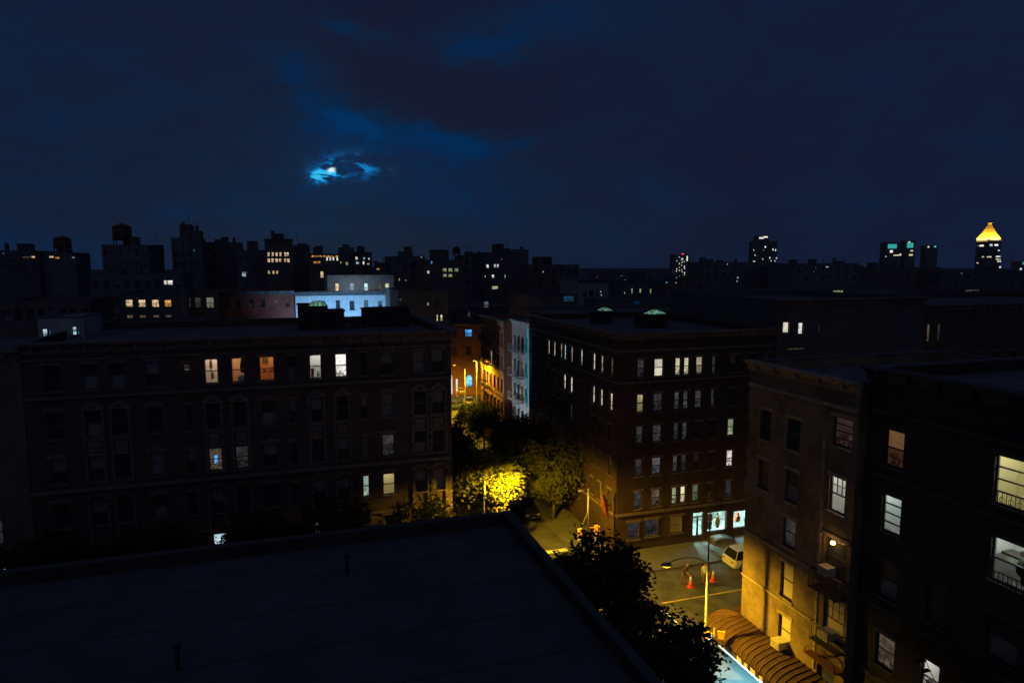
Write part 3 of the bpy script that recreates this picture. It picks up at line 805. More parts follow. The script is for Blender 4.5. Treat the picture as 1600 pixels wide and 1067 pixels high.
# ------------------------------------------------------------------ tan brick house, near right corner
RB = Building('tan_brick_house', 'tan brick corner house lit yellow by the street lamp, striped awning at its foot', XE, 40.0, 25.1, YS, 18.8, M_TAN, pmat('tan_stone', (.30, .22, .14), .85, 0, .25, 3, .4, 25))
ur = lambda Y: RB.y1 - Y
for z, h, pn in ((14.5, 1.7, None), (11.6, 1.75, None), (9.05, 1.6, E_DIM), (6.1, 2.0, M_SHADE), (3.3, 1.75, M_SHADE)):
    RB.window('L', ur(29.42), z, .98, h, pn)
ROOMW = (1.0, .98, .90)
RB.window('L', ur(26.05), 15.55, 1.25, 1.42, emit_mat('window_faint_mauve', (1.0, .55, .5), .035, .3), style='triple')
RB.window('L', ur(26.2), 12.15, 1.05, 1.8, style='muntin', room=(ROOMW, 60.0, M_PLASTER))
RB.window('L', ur(26.1), 8.85, 1.5, 1.95, M_GLASS, style='sash')
RB.window('L', ur(26.0), 5.55, 1.35, 2.1, M_SHADE, style='muntin')
RB.window('L', ur(26.3), .6, 1.2, 3.4, None, style='sash')
RB.window('L', ur(31.7), 11.6, .9, 1.7); RB.window('L', ur(31.7), 14.5, .9, 1.7)
RB.part('string_course', bx(0, 8.1, -.09, 0, 0, .13), RB.trim, 'L', 0, 5.82, .002)
RB.part('string_course', bx(0, 8.1, -.07, 0, 0, .16), RB.trim, 'L', 0, 8.5, .002)
RB.part('string_course', bx(0, 8.1, -.12, 0, 0, .2), RB.trim, 'L', 0, 17.4, .002)
RB.window('F', 4, 12.2, 1.0, 1.7)
RB.finish(cornice=[('L', .6, .5)])
pq = bmesh.new()
for i in range(20): box(pq, -.14 - (.05 if i % 2 else 0), 0, -.06, 0, i * .62, i * .62 + .56)
RB.part('quoin_strip', pq, RB.trim, 'L', ur(27.05), 3.4, .002)
# porch lamp in the third-floor window reveal
pl = thing('wall_lamp', 'small glowing bulb at the head of a window of the tan brick house', 'lamp', (25.43, 26.2, 10.62))
q = bmesh.new(); lathe(q, [(.02, -.12), (.11, -.08), (.13, .0), (.07, .08), (.03, .1)], 12); obj('bulb', q, glow_mat('warm_bulb', (1.0, .62, .16), 7.0), pl)
obj('bracket', bx(-.03, .06, -.03, .03, .08, .14), M_IRON, pl)
light('wall_lamp_light', 'POINT', (25.2, 26.2, 10.5), 9, (1.0, .55, .12), None, shadow_soft_size=.08)
balcony(RB, 'L', ur(27.0), ur(25.2), 8.1, .75, ladder=False)
balcony(RB, 'L', ur(27.0), ur(25.2), 5.25, .5, ladder=False)
# iron arched canopy over the lower door
q = bmesh.new()
for k_ in (0, -.55):
    pts = [(math.cos(a) * 1.05, k_, math.sin(a) * .7) for a in [math.pi * i / 10 for i in range(11)]]
    tube(q, pts, .035, 5)
box(q, -1.08, 1.08, -.57, .0, -.05, .0)
for i in range(5): tube(q, [(0, 0, 0.02), (math.cos(math.pi * (i + .5) / 5) * 1.0, -.28, math.sin(math.pi * (i + .5) / 5) * .66)], .018, 4)
RB.part('arched_canopy', q, pmat('rusty_iron', (.16, .07, .04), .7, .3), 'L', ur(26.2), 4.35, .004)

def air_con(label, x, y, z, d=.62):
    t_ = thing('air_conditioner', label, 'air conditioner', (x, y, z), R(-90), 'air conditioners in the windows of the tan brick house')
    obj('case', bx(-.33, .33, -d, .1, 0, .42), pmat('beige_enamel', (.62, .55, .40), .5), t_)
    g = bmesh.new(); box(g, -.28, .28, -d - .012, -d - .002, .05, .37)
    obj('grille', g, pmat('dark_grille', (.10, .08, .06), .7), t_)
    g = bmesh.new(); 
    for i in range(6): box(g, -.28, .28, -d - .02, -d - .013, .08 + i * .05, .095 + i * .05)
    obj('louvre', g, pmat('beige_enamel', (.62, .55, .40), .5), t_)
air_con('boxy window air conditioner lit yellow just above the striped awning', 25.5, 29.4, 3.33)
air_con('window air conditioner beside the arched iron canopy', 25.5, 26.15, 5.6, .5)
air_con('dark window air conditioner below the glowing bulb', 25.5, 26.4, 8.9, .45)

# barrel awning of the corner restaurant, wrapping round the corner
AW = thing('awning', 'brown ribbed barrel awning wrapping the corner of the tan brick house', 'awning', (XE, YS, 0))
prof = [(0.0, 3.22)] + [(1.95 * math.sin(R(a)), 2.30 + .86 * math.cos(R(a)) ) for a in range(10, 91, 10)]
path = [((0, -11.0 + i * .5), (-1, 0)) for i in range(23)] + [((0, 0), (-math.cos(R(a)), math.sin(R(a)))) for a in range(10, 91, 10)] + [((i * .6, 0), (0, 1)) for i in range(1, 9)]
q = bmesh.new(); rings = []
for (px, py), (dx, dy) in path:
    rings.append([q.verts.new((px + dx * o_, py + dy * o_, z)) for o_, z in prof] + [q.verts.new((px + dx * 1.95, py + dy * 1.95, 2.0))])
for a, b in zip(rings, rings[1:]):
    for j in range(len(a) - 1):
        if (a[0].co - b[0].co).length < 1e-6 and j == 0: q.faces.new((a[0], b[1], a[1]))
        else: q.faces.new((a[j], b[j], b[j + 1], a[j + 1]))
bmesh.ops.remove_doubles(q, verts=q.verts[:], dist=1e-5)
bmesh.ops.recalc_face_normals(q, faces=q.faces[:])
for f in q.faces: f.smooth = True
obj('canopy', q, pmat('brown_canvas', (.05, .024, .018), .85, 0, .3, 2.0, .4, 30), AW)
rib = bmesh.new(); tube(rib, [(-o_ - .0, 0, z + .015) for o_, z in prof], .045, 6); me = bpy.data.meshes.new('rib'); rib.to_mesh(me); rib.free(); me.materials.append(pmat('rust_canvas_rib', (.10, .048, .026), .8, 0, .2, 3))
for i in range(27): obj('rib', me, None, AW, (0, -.15 - i * .41, 0))
for i in range(5): obj('rib', me, None, AW, (0, 0, 0), R(-15 - i * 15))
for i, (y, w) in enumerate(((-2.35, .42), (-3.0, .3), (-3.55, .42), (-4.3, .3))):
    obj('valance_sign', bx(-1.975, -1.955, y - w, y, 2.02, 2.30), pmat('cream_letter_panel', (.70, .55, .32), .8, 0, .35, 6), AW)
obj('valance_bar', bx(-2.0, -1.956, -11, 0, 1.94, 1.99), pmat('cream_trim', (.62, .48, .28), .7), AW)
# restaurant front under the awning: cool lit window strip that throws light on the pavement
SF = thing('restaurant_front', 'cool lit restaurant window strip under the brown awning', 'shop front', (XE, 28.5, .13))
obj('frame', bx(-.08, -.004, -4.2, 4.2, 0, .5), M_FRAME, SF)
obj('pane', bx(-.05, -.02, -4.2, 4.2, .5, 1.85), emit_mat('restaurant_glow', (.35, .85, 1.0), .8, .25), SF)
light('restaurant_lamp', 'AREA', (24.2, 30.2, 2.05), 560, (.20, .78, 1.0), None, shape='RECTANGLE', size=1.6, size_y=6.0)

# ------------------------------------------------------------------ dark brownstone next door
SB = Building('brownstone_house', 'dark brownstone row house at the right edge with bright living-room windows', 26.0, 41.0, -8.0, 25.05, 19.6, brick_mat('dark_brownstone', (.055, .046, .046), (.048, .04, .04), (.042, .036, .036)), pmat('dark_trim_stone', (.06, .045, .045), .85, 0, .3, 3))  # wall and trim much darker than the tan house
us = lambda Y: SB.y1 - Y
w_a = SB.window('L', us(23.5), 15.22, 1.02, 1.7, E_AMBER, lower=emit_mat('window_amber_low', (1.0, .45, .25), .035, .2))
w_b = SB.window('L', us(23.45), 12.1, 1.05, 1.75, style='triple', room=((.86, 1.0, .97), 56.0, M_PLASTER))
SB.window('L', us(23.4), 8.95, 1.05, 1.7); SB.window('L', us(23.3), 5.6, 1.05, 1.55, E_DIMW)
w_c = SB.window('L', us(18.0), 15.15, 1.7, 1.95, style='triple', room=((1.0, .95, .72), 95.0, pmat('yellow_plaster', (.8, .74, .48), .9)))
w_d = SB.window('L', us(18.05), 12.08, 1.35, 1.78, room=((.92, 1.0, .92), 64.0, M_PLASTER))
SB.window('L', us(20.95), 5.55, .9, 1.72, room=((1.0, .93, .92), 90.0, M_PLASTER))
SB.window('L', us(20.9), 9.0, .9, 1.7); SB.window('L', us(18.0), 9.0, 1.2, 1.7); SB.window('L', us(18.0), 5.7, 1.2, 1.7)
for Y in (14.5, 11.5, 8.0, 4.5, 1.0, -3): 
    for z in (15.2, 12.1, 9.0, 5.7): SB.window('L', us(Y), z, 1.1, 1.75)
for z in (4.9, 8.3, 14.6, 17.6): SB.part('string_course', bx(0, 33.0, -.1, 0, 0, .16), SB.trim, 'L', 0, z, .002)
g = bmesh.new(); simple_rail(g, -.85, .85, -.16, .0, .62, .16, .012)
for i in range(5):
    cx = -.68 + i * .34; tube(g, [(cx + .1 * math.cos(a), -.16, .30 + .1 * math.sin(a)) for a in [2 * math.pi * j / 10 for j in range(11)]], .012, 4, False)
SB.part('window_guard', g, M_IRON, 'L', us(18.0), 15.15, .002)
g = bmesh.new(); simple_rail(g, -.7, .7, -.16, .0, .5, .16, .012); SB.part('window_guard', g, M_IRON, 'L', us(18.05), 12.08, .002)
SB.finish(cornice=[('L', .7, .6)])
balcony(SB, 'L', us(22.2), us(18.6), 7.9, .95)
q = bmesh.new(); box(q, -.14, .14, -.12, .12, .0, .25); lathe(q, [(.05, .25), (.17, .35), (.12, .7)], 10)
tag(obj('table_lamp', q, pmat('amber_shade', (.8, .45, .08), .8), loc=(25.5 + 1.0, 25.95, 12.2)), 'amber lampshade inside the small-paned lit window', 'lamp')
q = bmesh.new(); box(q, -.02, .02, -.45, .45, .35, 1.25)
tag(obj('wall_cabinet', q, pmat('blue_grey_cabinet', (.16, .2, .22), .6), loc=(27.9, 23.3, 12.1)), 'blue grey cabinet in the cool lit window of the brownstone', 'cabinet')
q = bmesh.new(); lathe(q, [(.1, 0), (.14, .25), (.12, .3), (.28, .45), (.33, .7), (.22, .95), (.05, 1.05)], 9)
tag(obj('potted_plant', q, pmat('house_plant', (.03, .045, .02), .9, 0, .6, 9), loc=(26.65, 17.8, 12.1)), 'bushy potted plant in the lower lit window at the right edge', 'plant')
q = bmesh.new(); box(q, -.3, .3, -.6, .6, 0, .1); box(q, -.3, .3, -.6, -.5, -.6, 0); box(q, -.1, .1, -.3, .0, .1, .3)
tag(obj('side_table', q, pmat('dark_table', (.06, .05, .045), .7), loc=(27.2, 18.35, 12.9)), 'dark shelf across the lower lit window at the right edge', 'table')

# ------------------------------------------------------------------ flat roof in front of the camera
FB = Building('flat_roof_building', 'black flat tar roof filling the foreground below the camera', -32.0, 10.6, 4.0, YS - .1, 11.45, M_DARK)
for X in (-8, -4, 0, 4, 8):
    for z in (8.0, 4.8): FB.window('B', FB.x1 - X, z, 1.0, 1.7)
for Y in (28, 24, 20, 16): 
    for z in (8.0, 4.8): FB.window('R', Y - FB.y0, z, 1.0, 1.7)
M_COPING_KEEP = M_COPING
M_COPING = pmat('tar_coping', (.06, .06, .064), .9)
FB.finish(roof_mat=pmat('dark_tar_roof', (.075, .075, .08), .92, 0, .2, .5, .4, 10))
M_COPING = M_COPING_KEEP
for k_ in range(9):
    FB.part('membrane_seam', bx(0, 41.6, -.06, .06, 0, .012), pmat('seam_tar', (.055, .055, .06), .8), 'F', .5, 10.902, -(2.0 + k_ * 3.0))
for lb_, x, y in (('grey vent pipe on the foreground roof near its far edge', 2.0, 29.5), ('grey vent pipe on the foreground roof nearer the camera', -4.0, 24.0)):
    t_ = thing('vent_pipe', lb_, 'vent pipe', (x, y, 10.9)); q = bmesh.new(); tube(q, [(0, 0, 0), (0, 0, .8)], .07, 10); obj('pipe', q, M_IRON, t_)
    q = bmesh.new(); lathe(q, [(.13, .8), (.13, .86), (.03, .98)], 10); obj('cap', q, M_IRON, t_)

# ------------------------------------------------------------------ houses along the side street and the avenue
GB = Building('grey_tenement', 'pale grey tenement with fire escapes lit by an added cool flood light in the side street', 26.55, 40.0, 72.1, 81.5, 17.4, M_GREYP, pmat('pale_trim', (.42, .42, .44), .8))
for z in (13.9, 10.9, 7.9, 4.9):
    for Y, m in ((80.4, None), (78.9, None), (77.4, emit_mat('window_amber_dim', (1.0, .7, .2), .18, .7) if z in (10.9, 7.9) else None), (75.8, None), (74.0, None)): GB.window('L', GB.y1 - Y, z, .85, 1.75, m)
GB.finish(cornice=[('L', .5, .4)])
for z in (13.7, 10.7, 7.7): balcony(GB, 'L', GB.y1 - 80.2, GB.y1 - 76.6, z, 1.0, pmat('pale_iron', (.3, .3, .32), .6))
wl = thing('flood_light', 'unseen cool white flood light added on the left kerb facing the pale grey tenement', 'flood light', (15.0, 78.5, .13))  # unseen uplight, added for an even wash over the tenement front
obj('housing', bx(-.2, .2, -.2, .2, .0, .28), M_STEEL, wl); obj('lens', bx(-.16, .16, -.16, .16, .282, .30), glow_mat('cool_lens', (.7, .9, 1.0), 5.0), wl)
light('facade_fill_lamp', 'SPOT', (15.0, 78.5, .6), 4800, (.80, .92, 1.0), None, spot_size=R(46), spot_blend=.35, shadow_soft_size=.2, rot=Vector((11.5, -.9, 11.0)).to_track_quat('-Z', 'Y').to_euler())
OB = Building('red_tenement', 'orange lit red brick tenement with fire escapes beyond the grey one', XE, 40.0, 81.6, 92.5, 17.2, M_REDB, pmat('tan_stone', (.30, .22, .14), .85, 0, .25, 3, .4, 25))
for z in (14.0, 11.0, 8.0, 5.0):
    for i, Y in enumerate((82.5, 84.0, 85.7, 87.4, 89.0, 90.3, 91.6)): OB.window('L', OB.y1 - Y, z, .8, 1.8, E_BLIND if (z, i) in ((11.0, 3), (8.0, 4)) else None)
for z in (13.6, 10.6, 7.6): OB.part('string_course', bx(0, 10.9, -.1, 0, 0, .14), OB.trim, 'L', 0, z, .002)
OB.finish(cornice=[('L', .8, .6)])
for z in (13.9, 10.9, 7.9, 4.9): balcony(OB, 'L', OB.y1 - 90.4, OB.y1 - 86.8, z, .95)

def plain_rows(b, f, cols, rows, w, h, lit=None, **kw):
    for i, u in enumerate(cols):
        for j, z in enumerate(rows): b.window(f, u, z, w, h, (lit or {}).get((i, j)), **kw)
N2 = Building('avenue_house', 'dark avenue house with two white attic windows next to the corner building', 41.05, 58.0, YN, 68, 21.2, M_GREY)
plain_rows(N2, 'F', [1.5, 4, 6.5, 9, 11.5, 14], [14.2, 11.2, 8.4, 5.8, 3.0], .9, 1.6)
for X, z, w, h, m in ((42.0, 18.3, .72, 1.0, E_BLIND), (43.6, 18.15, .58, 1.05, E_WHITE), (45.7, 18.25, .25, .75, E_DIMW), (43.2, 16.7, 2.1, .24, E_DIMW)): N2.window('F', X - N2.x0, z, w, h, m, style='single', lintel=False, sill=h > .5)
N2.finish(cornice=[('F', .6, .5)])
N3 = Building('avenue_house', 'dark avenue house behind the brownstone, last of its row', 58.05, 96.0, YN, 70, 20.4, M_BROWN)
plain_rows(N3, 'F', [2 + i * 2.6 for i in range(13)], [14.0, 11.2, 8.4, 5.6, 2.8], .9, 1.6)
for X in (58.75, 60.1): N3.window('F', X - N3.x0, 16.9, .5, 1.75, E_DIMW if X < 59 else E_DIM, lintel=False)
N3.finish(cornice=[('F', .6, .5)])
N0 = Building('avenue_house', 'dark avenue house at the left edge beyond the brown apartment house', -42.0, -16.25, YN, 66, 19.0, M_BEIGE)
plain_rows(N0, 'F', [2 + i * 2.4 for i in range(10)], [15.6, 12.6, 9.6, 6.6, 3.4], .9, 1.6, {(9, 4): E_COOL, (9, 3): E_DIM}); N0.finish(cornice=[('F', .6, .5)])

# red brick house closing the view across the far avenue
RD = Building('red_brick_house', 'red brick house across the far avenue with one blue window and lit shops', 14.0, 60.0, 121.5, 140.0, 13.3, M_REDB)
for X, z, m in ((31.2, 11.0, E_BLUE), (28.4, 11.0, None), (34.2, 11.0, None), (25.4, 11.0, None), (28.4, 7.6, None), (31.2, 7.6, None), (34.2, 7.6, None)):
    RD.window('F', X - RD.x0, z, 1.35 if m else 1.0, 1.35 if m else 1.6, m, style='sash')
RD.window('F', 27.6 - RD.x0, .3, 1.0, 3.6, E_WHITE, style='single', sill=False, lintel=False)
RD.window('F', 28.9 - RD.x0, .3, .45, 3.0, E_WHITE, style='single', sill=False, lintel=False)
RD.finish(cornice=[('F', .6, .4)])
sg = thing('arched_sign', 'blue and white lit arched shop sign on the red brick house', 'sign', (31.15, 121.3, 1.7))
q = bmesh.new(); pts = [(-.62, 0), (.62, 0), (.62, 1.6)] + [(.62 * math.cos(a), 1.6 + .62 * math.sin(a)) for a in [math.pi * i / 10 for i in range(1, 10)]] + [(-.62, 1.6)]
prism(q, pts, -.02, .12); obj('frame', q, M_IRON, sg)
q = bmesh.new(); prism(q, [(x * .9, .06 + z * .96) for x, z in pts], -.04, -.025); obj('panel', q, emit_mat('blue_sign', (.25, .72, 1.0), 1.1, .6), sg)

# ------------------------------------------------------------------ rooftops: bulkheads and skylights
def skylight(b, x, y, z, rx, ry, h, glow, n=5):
    """hipped glass skylight: kerb, glazing bars and one pane per bay"""
    loc = Vector((x, y, z)) - b.base
    k_ = bmesh.new(); box(k_, -rx, rx, -ry, ry, -.35, 0); sk = obj('skylight', k_, M_IRON, b.e, loc)
    for sd in (-1, 1):
        for i in range(n):
            x0, x1 = -rx + 2 * rx * i / n, -rx + 2 * rx * (i + 1) / n; t0, t1 = x0 * .35, x1 * .35
            q = bmesh.new(); q.faces.new([q.verts.new(p_) for p_ in ((x0 + .03, sd * ry, .02), (x1 - .03, sd * ry, .02), (t1 - .02, 0, h), (t0 + .02, 0, h))])
            obj('pane', q, glow, sk)
        q = bmesh.new(); q.faces.new([q.verts.new(p_) for p_ in ((sd * rx, -ry + .03, .02), (sd * rx, ry - .03, .02), (sd * rx * .35, 0, h))]); obj('pane', q, glow, sk)
    q = bmesh.new()
    for i in range(n + 1):
        x0 = -rx + 2 * rx * i / n; tube(q, [(x0, -ry, .02), (x0 * .35, 0, h + .01), (x0, ry, .02)], .03, 4)
    obj('glazing_bars', q, M_IRON, sk)


def bulkhead(b, px0, px1, ytop, Y, zb, d=3.0, mat=None):
    a, c = on_y(px0, ytop, Y), on_y(px1, ytop, Y)
    q = bmesh.new(); w = c.x - a.x; h = (a.z + c.z) / 2 - zb
    box(q, -w / 2, w / 2, 0, d, 0, h); box(q, -w / 2 - .08, w / 2 + .08, -.08, d + .08, h, h + .1)
    o = obj('bulkhead', q, mat or M_DARK, b.e, Vector(((a.x + c.x) / 2, Y, zb)) - b.base)
    obj('door', bx(-.45, .45, -.05, -.002, 0, min(2.0, h - .1)), M_IRON, o)
    return Vector(((a.x + c.x) / 2, Y, zb + h + .1))


ZR = 18.85
bulkhead(LB, 465, 482, 477, 60.0, ZR, 1.8); tp = bulkhead(LB, 483, 538, 487, 60.0, ZR, 2.4); skylight(LB, tp.x - .7, tp.y + 1.2, tp.z + .36, .8, .75, .42, E_SKYL, 4)
bulkhead(LB, 568, 640, 484, 61.0, ZR, 2.2)
q = tb([(-1.7, .9, 0), (2.1, .9, .0)], .16, 8); LB_d = on_y(603, 482.6, 61.0)
obj('duct', q, M_IRON, LB.e, LB_d - LB.base)
for px, yt, r_ in ((553, 497, .10), (549, 499, .07), (559, 501, .12)):
    a = on_y(px, yt, 60); obj('vent_pipe', tb([(0, 0, 0), (0, 0, a.z - ZR)], r_, 8), M_IRON, LB.e, Vector((a.x, 60, ZR)) - LB.base)
a = on_y(1026, 494, 60); skylight(CB, a.x, 60.3, a.z + .22, .9, .75, .42, E_SKYL, 6); bulkhead(CB, 1008, 1044, 495, 59.0, 18.1, 2.2)
a = on_y(947, 488.5, 66); skylight(CB, a.x, 66.3, a.z + .22, .62, .65, .32, E_SKYL, 4); bulkhead(CB, 936, 959, 489.5, 65.0, 18.1, 2.2)

# ------------------------------------------------------------------ the roofscape beyond
C0 = Vector((0, 0, CAM_H))


def far(label, px0, px1, ytop, Y, depth=14.0, wall=M_GREY, lit=(), grid=(0, 0), name='background_building', cornice=False, frame=M_FRAME, gw=1.0, gh=1.6, pxl=None, z0=0.0):
    a, c = on_y(px0, ytop, Y), on_y(px1, ytop, Y); h = (a.z + c.z) / 2
    if pxl is not None: depth = on_x(pxl, ytop, a.x).y - Y
    b = Building(name, label, a.x, c.x, Y, Y + depth, h, wall, M_COPING, group='buildings of the roofscape', z0=z0, parapet=.3 if z0 else .55)
    used = []
    for px, py, wp, hp, m in lit:
        fc = 'L' if (pxl is not None and px < px0) else 'F'
        P_ = on_y(px, py, Y) if fc == 'F' else on_x(px, py, a.x); sc = (P_ - C0).dot(_fw) / F_PX
        w, hh = wp * sc, hp * sc; u = b.u_of(fc, P_); z = P_.z - hh / 2
        if fc == 'L': w *= .9
        st = 'sash' if hp > 8 else 'single'
        b.window(fc, u, z, w, hh, m, style=st, frame=frame, sill=hp > 8, lintel=False); used.append((u, z, w, hh))
    nx, nz = grid
    for j in range(nz):
        z = h - 2.9 - j * 3.2
        if z < 1: break
        for i in range(nx):
            u = (i + .5) * (c.x - a.x) / nx
            if any(abs(u - q[0]) < (gw + q[2]) / 2 + .15 and z < q[1] + q[3] + .2 and z + gh > q[1] - .2 for q in used): continue
            b.window('F', u, z, gw, gh, None, style='sash', frame=frame, sill=False, lintel=False)
    b.finish(cornice=[('F', .6, .5)] if cornice else None)
    if 140 <= Y < 400 and name == 'background_building':      # roof clutter
        W = c.x - a.x
        for k_ in range(1 + int(W > 9) + int(W > 16)):
            w = far_rng.uniform(1.6, 3.6); d = far_rng.uniform(2, 4); hh = far_rng.uniform(1.2, 3.0); u = far_rng.uniform(w, max(w + .1, W - w))
            if W < w * 1.6: break
            b.part('bulkhead', (lambda q_: (box(q_, -w / 2, w / 2, 0, d, 0, hh), box(q_, -w / 2 - .1, w / 2 + .1, -.1, d + .1, hh, hh + .12), q_)[-1])(bmesh.new()), wall, 'F', u, h - .6, -far_rng.uniform(2, 5))
        if far_rng.random() < .7:
            q_ = bmesh.new(); hh = far_rng.uniform(2.5, 4.5); tube(q_, [(0, 0, 0), (0, 0, hh)], .05, 5); tube(q_, [(-.6, 0, hh * .85), (.6, 0, hh * .85)], .03, 4); b.part('antenna', q_, M_IRON, 'F', far_rng.uniform(.2, .8) * W, h - .6, -far_rng.uniform(1, 4))
        if far_rng.random() < .8:
            hh = far_rng.uniform(1.6, 3.2); b.part('chimney', bx(-.45, .45, 0, .7, 0, hh), wall, 'F', far_rng.uniform(.15, .85) * W, h - .6, -far_rng.uniform(.6, 5))
    return b


far_rng = random.Random(17)
M_GREY = brick_mat('far_grey_brick', (.17, .16, .175), (.15, .14, .155), (.13, .125, .135)); M_DARK = brick_mat('far_dark_brick', (.13, .12, .13), (.115, .105, .115), (.10, .095, .10)); M_BROWN = brick_mat('far_brown_brick', (.16, .13, .13), (.14, .115, .115), (.12, .105, .105))  # far bricks made paler than the near ones, haze lift put into the colour
def wl_(pxs, y, w, h, m): return [(x, y, w, h, m) for x in pxs]

PB = far('pale painted house with a cornice, flood-lit blue behind the dark bulkheads', 461, 618, 457, 115, 5.9, M_PAINT, [(528, 475, 6.5, 12, None), (550, 477, 7.5, 14, None), (572, 475, 6.5, 12, None), (505, 476, 6.5, 12, None), (594, 476, 6.5, 12, None)], cornice=True)
far('grey stucco house with five windows rising just behind the pale painted one', 511, 615, 430, 121, 10, M_GREYP, [(527, 449.5, 6, 14, E_WARM), (550, 449.5, 6.5, 14, emit_mat('window_pale_blue', (.5, .68, 1.0), .42, .35)), (572, 449.5, 6.5, 14, E_COOL), (593, 449.5, 6.5, 14, E_DIMW), (605, 449.5, 6.5, 14, E_CREAM)], frame=M_FRAMEL)
far('low red brick house left of the pale painted one', 342, 459, 456, 113, 12, M_RED, [(449, 474, 6, 12, E_DIM), (432, 475, 6, 11, E_DIMW)] + wl_((410, 392, 372, 355), 474, 7, 12, None), cornice=True)
far('narrow beige brick house with three dim windows left of the red one', 284, 341, 457, 112, 12, M_BEIGE, [(293, 473, 9, 16, E_DIM), (309, 473, 9, 16, E_DIM), (328, 473, 11, 17, emit_mat('window_olive', (.85, .85, .6), .16, .4))])
far('dark brick house with two rows of four warm windows', 186, 282, 459, 104, 14, M_DARK, wl_((201.5, 221.5, 242.5), 474, 10.5, 12, E_WARM) + [(262, 474, 10, 11, E_ORANGE)] + wl_((203, 223, 244, 263), 498, 9, 12, E_DIMW))
hb = far('small pale roof house with two blue lit windows at the left', 58, 130, 497, 58.5, 5, M_GREYP, [(69.5, 523, 8, 19, E_COOL), (77, 523, 3, 18, E_BLUE), (115.5, 517, 7, 14, E_COOL), (121.5, 517, 3, 13, E_BLUE)], name='roof_house', z0=ZR)
far('dark house under the row of warm windows, behind the long cornice', 131, 300, 512, 82, 14, M_DARK, grid=(7, 1))
far('dark wide block with one bright window right of the water tower block', 140, 285, 428, 150, 15, M_GREY, [(258, 441.5, 4.5, 7, E_WHITE), (265.5, 441.5, 8, 7, E_WHITE)], (9, 3))
far('low dark block at the far left edge', 0, 140, 470, 120, 15, M_BROWN, grid=(8, 1))
far('dark block carrying the tall water tower', 158, 231, 383, 210, 16, M_GREY, grid=(6, 4))
far('dark block with lit roof terrace at the far left', -20, 60, 392, 230, 16, M_DARK, [(41, 402, 12, 3, E_DIMW), (51.5, 402, 5, 3.5, E_WARM), (5, 396, 2, 2, E_BLUE)], (5, 2))
far('dark block carrying the smaller water tower', 61, 117, 395, 232, 16, M_GREY, [(80, 401.5, 7, 3, E_WARM), (89, 403, 6, 3, E_ORANGE), (117 - 3, 402.5, 4, 2, E_COOL)])
far('thin dark chimney-like block between two larger ones', 237, 250, 383, 225, 6, M_DARK)
far('stepped dark apartment block below the moon, left', 267, 314, 372, 245, 12, M_GREY, [(303, 391, 1.5, 3, E_CYAN)], (4, 4))
far('dark stair tower on the stepped apartment block', 280, 298, 351, 258, 8, M_DARK)
far('lower dark tower beside the stair tower', 299, 313, 361, 258, 8, M_GREY)
far('plain dark block left of the block with rows of warm windows', 318, 376, 379, 262, 12, M_DARK, grid=(5, 3))
far('flat dark roof with one small white lamp window', 370, 413, 391, 200, 14, M_GREY, [(381, 430, 6, 5, E_COOL), (382, 426, 8, 2, E_GREEN)], (4, 2))
far('tall block with three rows of warm windows under the moon', 413, 457, 374, 186, 14, M_BROWN, wl_((419.5, 426, 432, 438, 445.5, 449.5), 397.5, 3.6, 6.5, E_WARM) + wl_((420, 426, 432, 437.5, 445.5, 450.5), 407, 4, 6, E_WARM) + wl_((420, 427, 433), 425.5, 3.5, 5, E_WARM), cornice=True)
far('narrow dark block right of the rows of warm windows', 458, 484, 384, 215, 12, M_DARK, grid=(2, 3))
far('block with an orange lit top storey', 484, 531, 397, 172, 14, M_BEIGE, wl_((489, 495, 501, 507, 513, 519, 526), 400.5, 5, 3, E_ORANGE) + wl_((492, 498), 410, 5, 4, E_ORANGE) + wl_((511, 516, 521, 527), 404.5, 3, 6, E_WHITE) + [(503, 429, 5, 10, E_WARM)])
far('dark block with a round-shouldered roof right of the orange lit storey', 532, 553, 387, 235, 12, M_GREY, [(532.5, 410, 2, 3, E_CREAM), (542, 412, 4, 5, E_GREEN)])
far('dark block with two rows of small bright windows', 553, 581, 394, 232, 12, M_BROWN, [(557, 403.5, 4, 4.5, E_WHITE), (569, 404, 3, 4, E_COOL), (576.5, 404.5, 2.5, 3, E_WHITE), (558.5, 411, 5, 4, E_COOL), (568, 411, 3, 5, E_WHITE), (575.5, 412.5, 4, 2.5, E_CREAM)])
far('low dark roof behind the grey stucco house', 582, 614, 418, 165, 12, M_DARK, [(591, 420.5, 5, 3, E_ORANGE)])
far('dark block with a chimney right of the moonlit gap', 613, 664, 401, 162, 13, M_GREY, [(658.5, 401.5, 2.5, 2.5, E_COOL), (659, 430.5, 9, 2, E_CREAM), (624, 437, 2, 4, E_CREAM), (634, 438, 2, 2, E_COOL)], (4, 2))
far('square chimney stack on the dark block', 634, 643, 386, 166, 3, M_DARK, name='chimney_stack')
far('dark block with six greenish windows', 664, 724, 407, 150, 13, M_BROWN, wl_((695, 704, 713.5), 422, 6.5, 6, E_GREEN) + wl_((695.5, 704), 430.5, 6.5, 5, E_GREEN) + [(712, 430, 3, 4, E_DIM), (669.5, 425.5, 4, 5, E_WHITE), (674.5, 410, 3, 5, E_BLUE)])
far('dark block between the greenish windows and the white ones', 724, 757, 399, 205, 12, M_GREY, [(740, 418, 2, 4, E_CREAM)], (3, 3))
far('dark block with scattered white windows above the street end', 757, 812, 395, 172, 13, M_DARK, [(762, 416, 4, 5.5, E_WHITE), (773.5, 415.5, 3.5, 5.5, E_COOL), (778, 415.5, 3.5, 5.5, E_WHITE), (770.5, 432, 4, 5.5, E_WHITE), (789.5, 432, 2, 5.5, E_COOL), (758.5, 432, 1.5, 4, E_COOL), (784, 405, 2, 2, E_ORANGE), (773.5, 449.5, 10, 5, E_CREAM)])
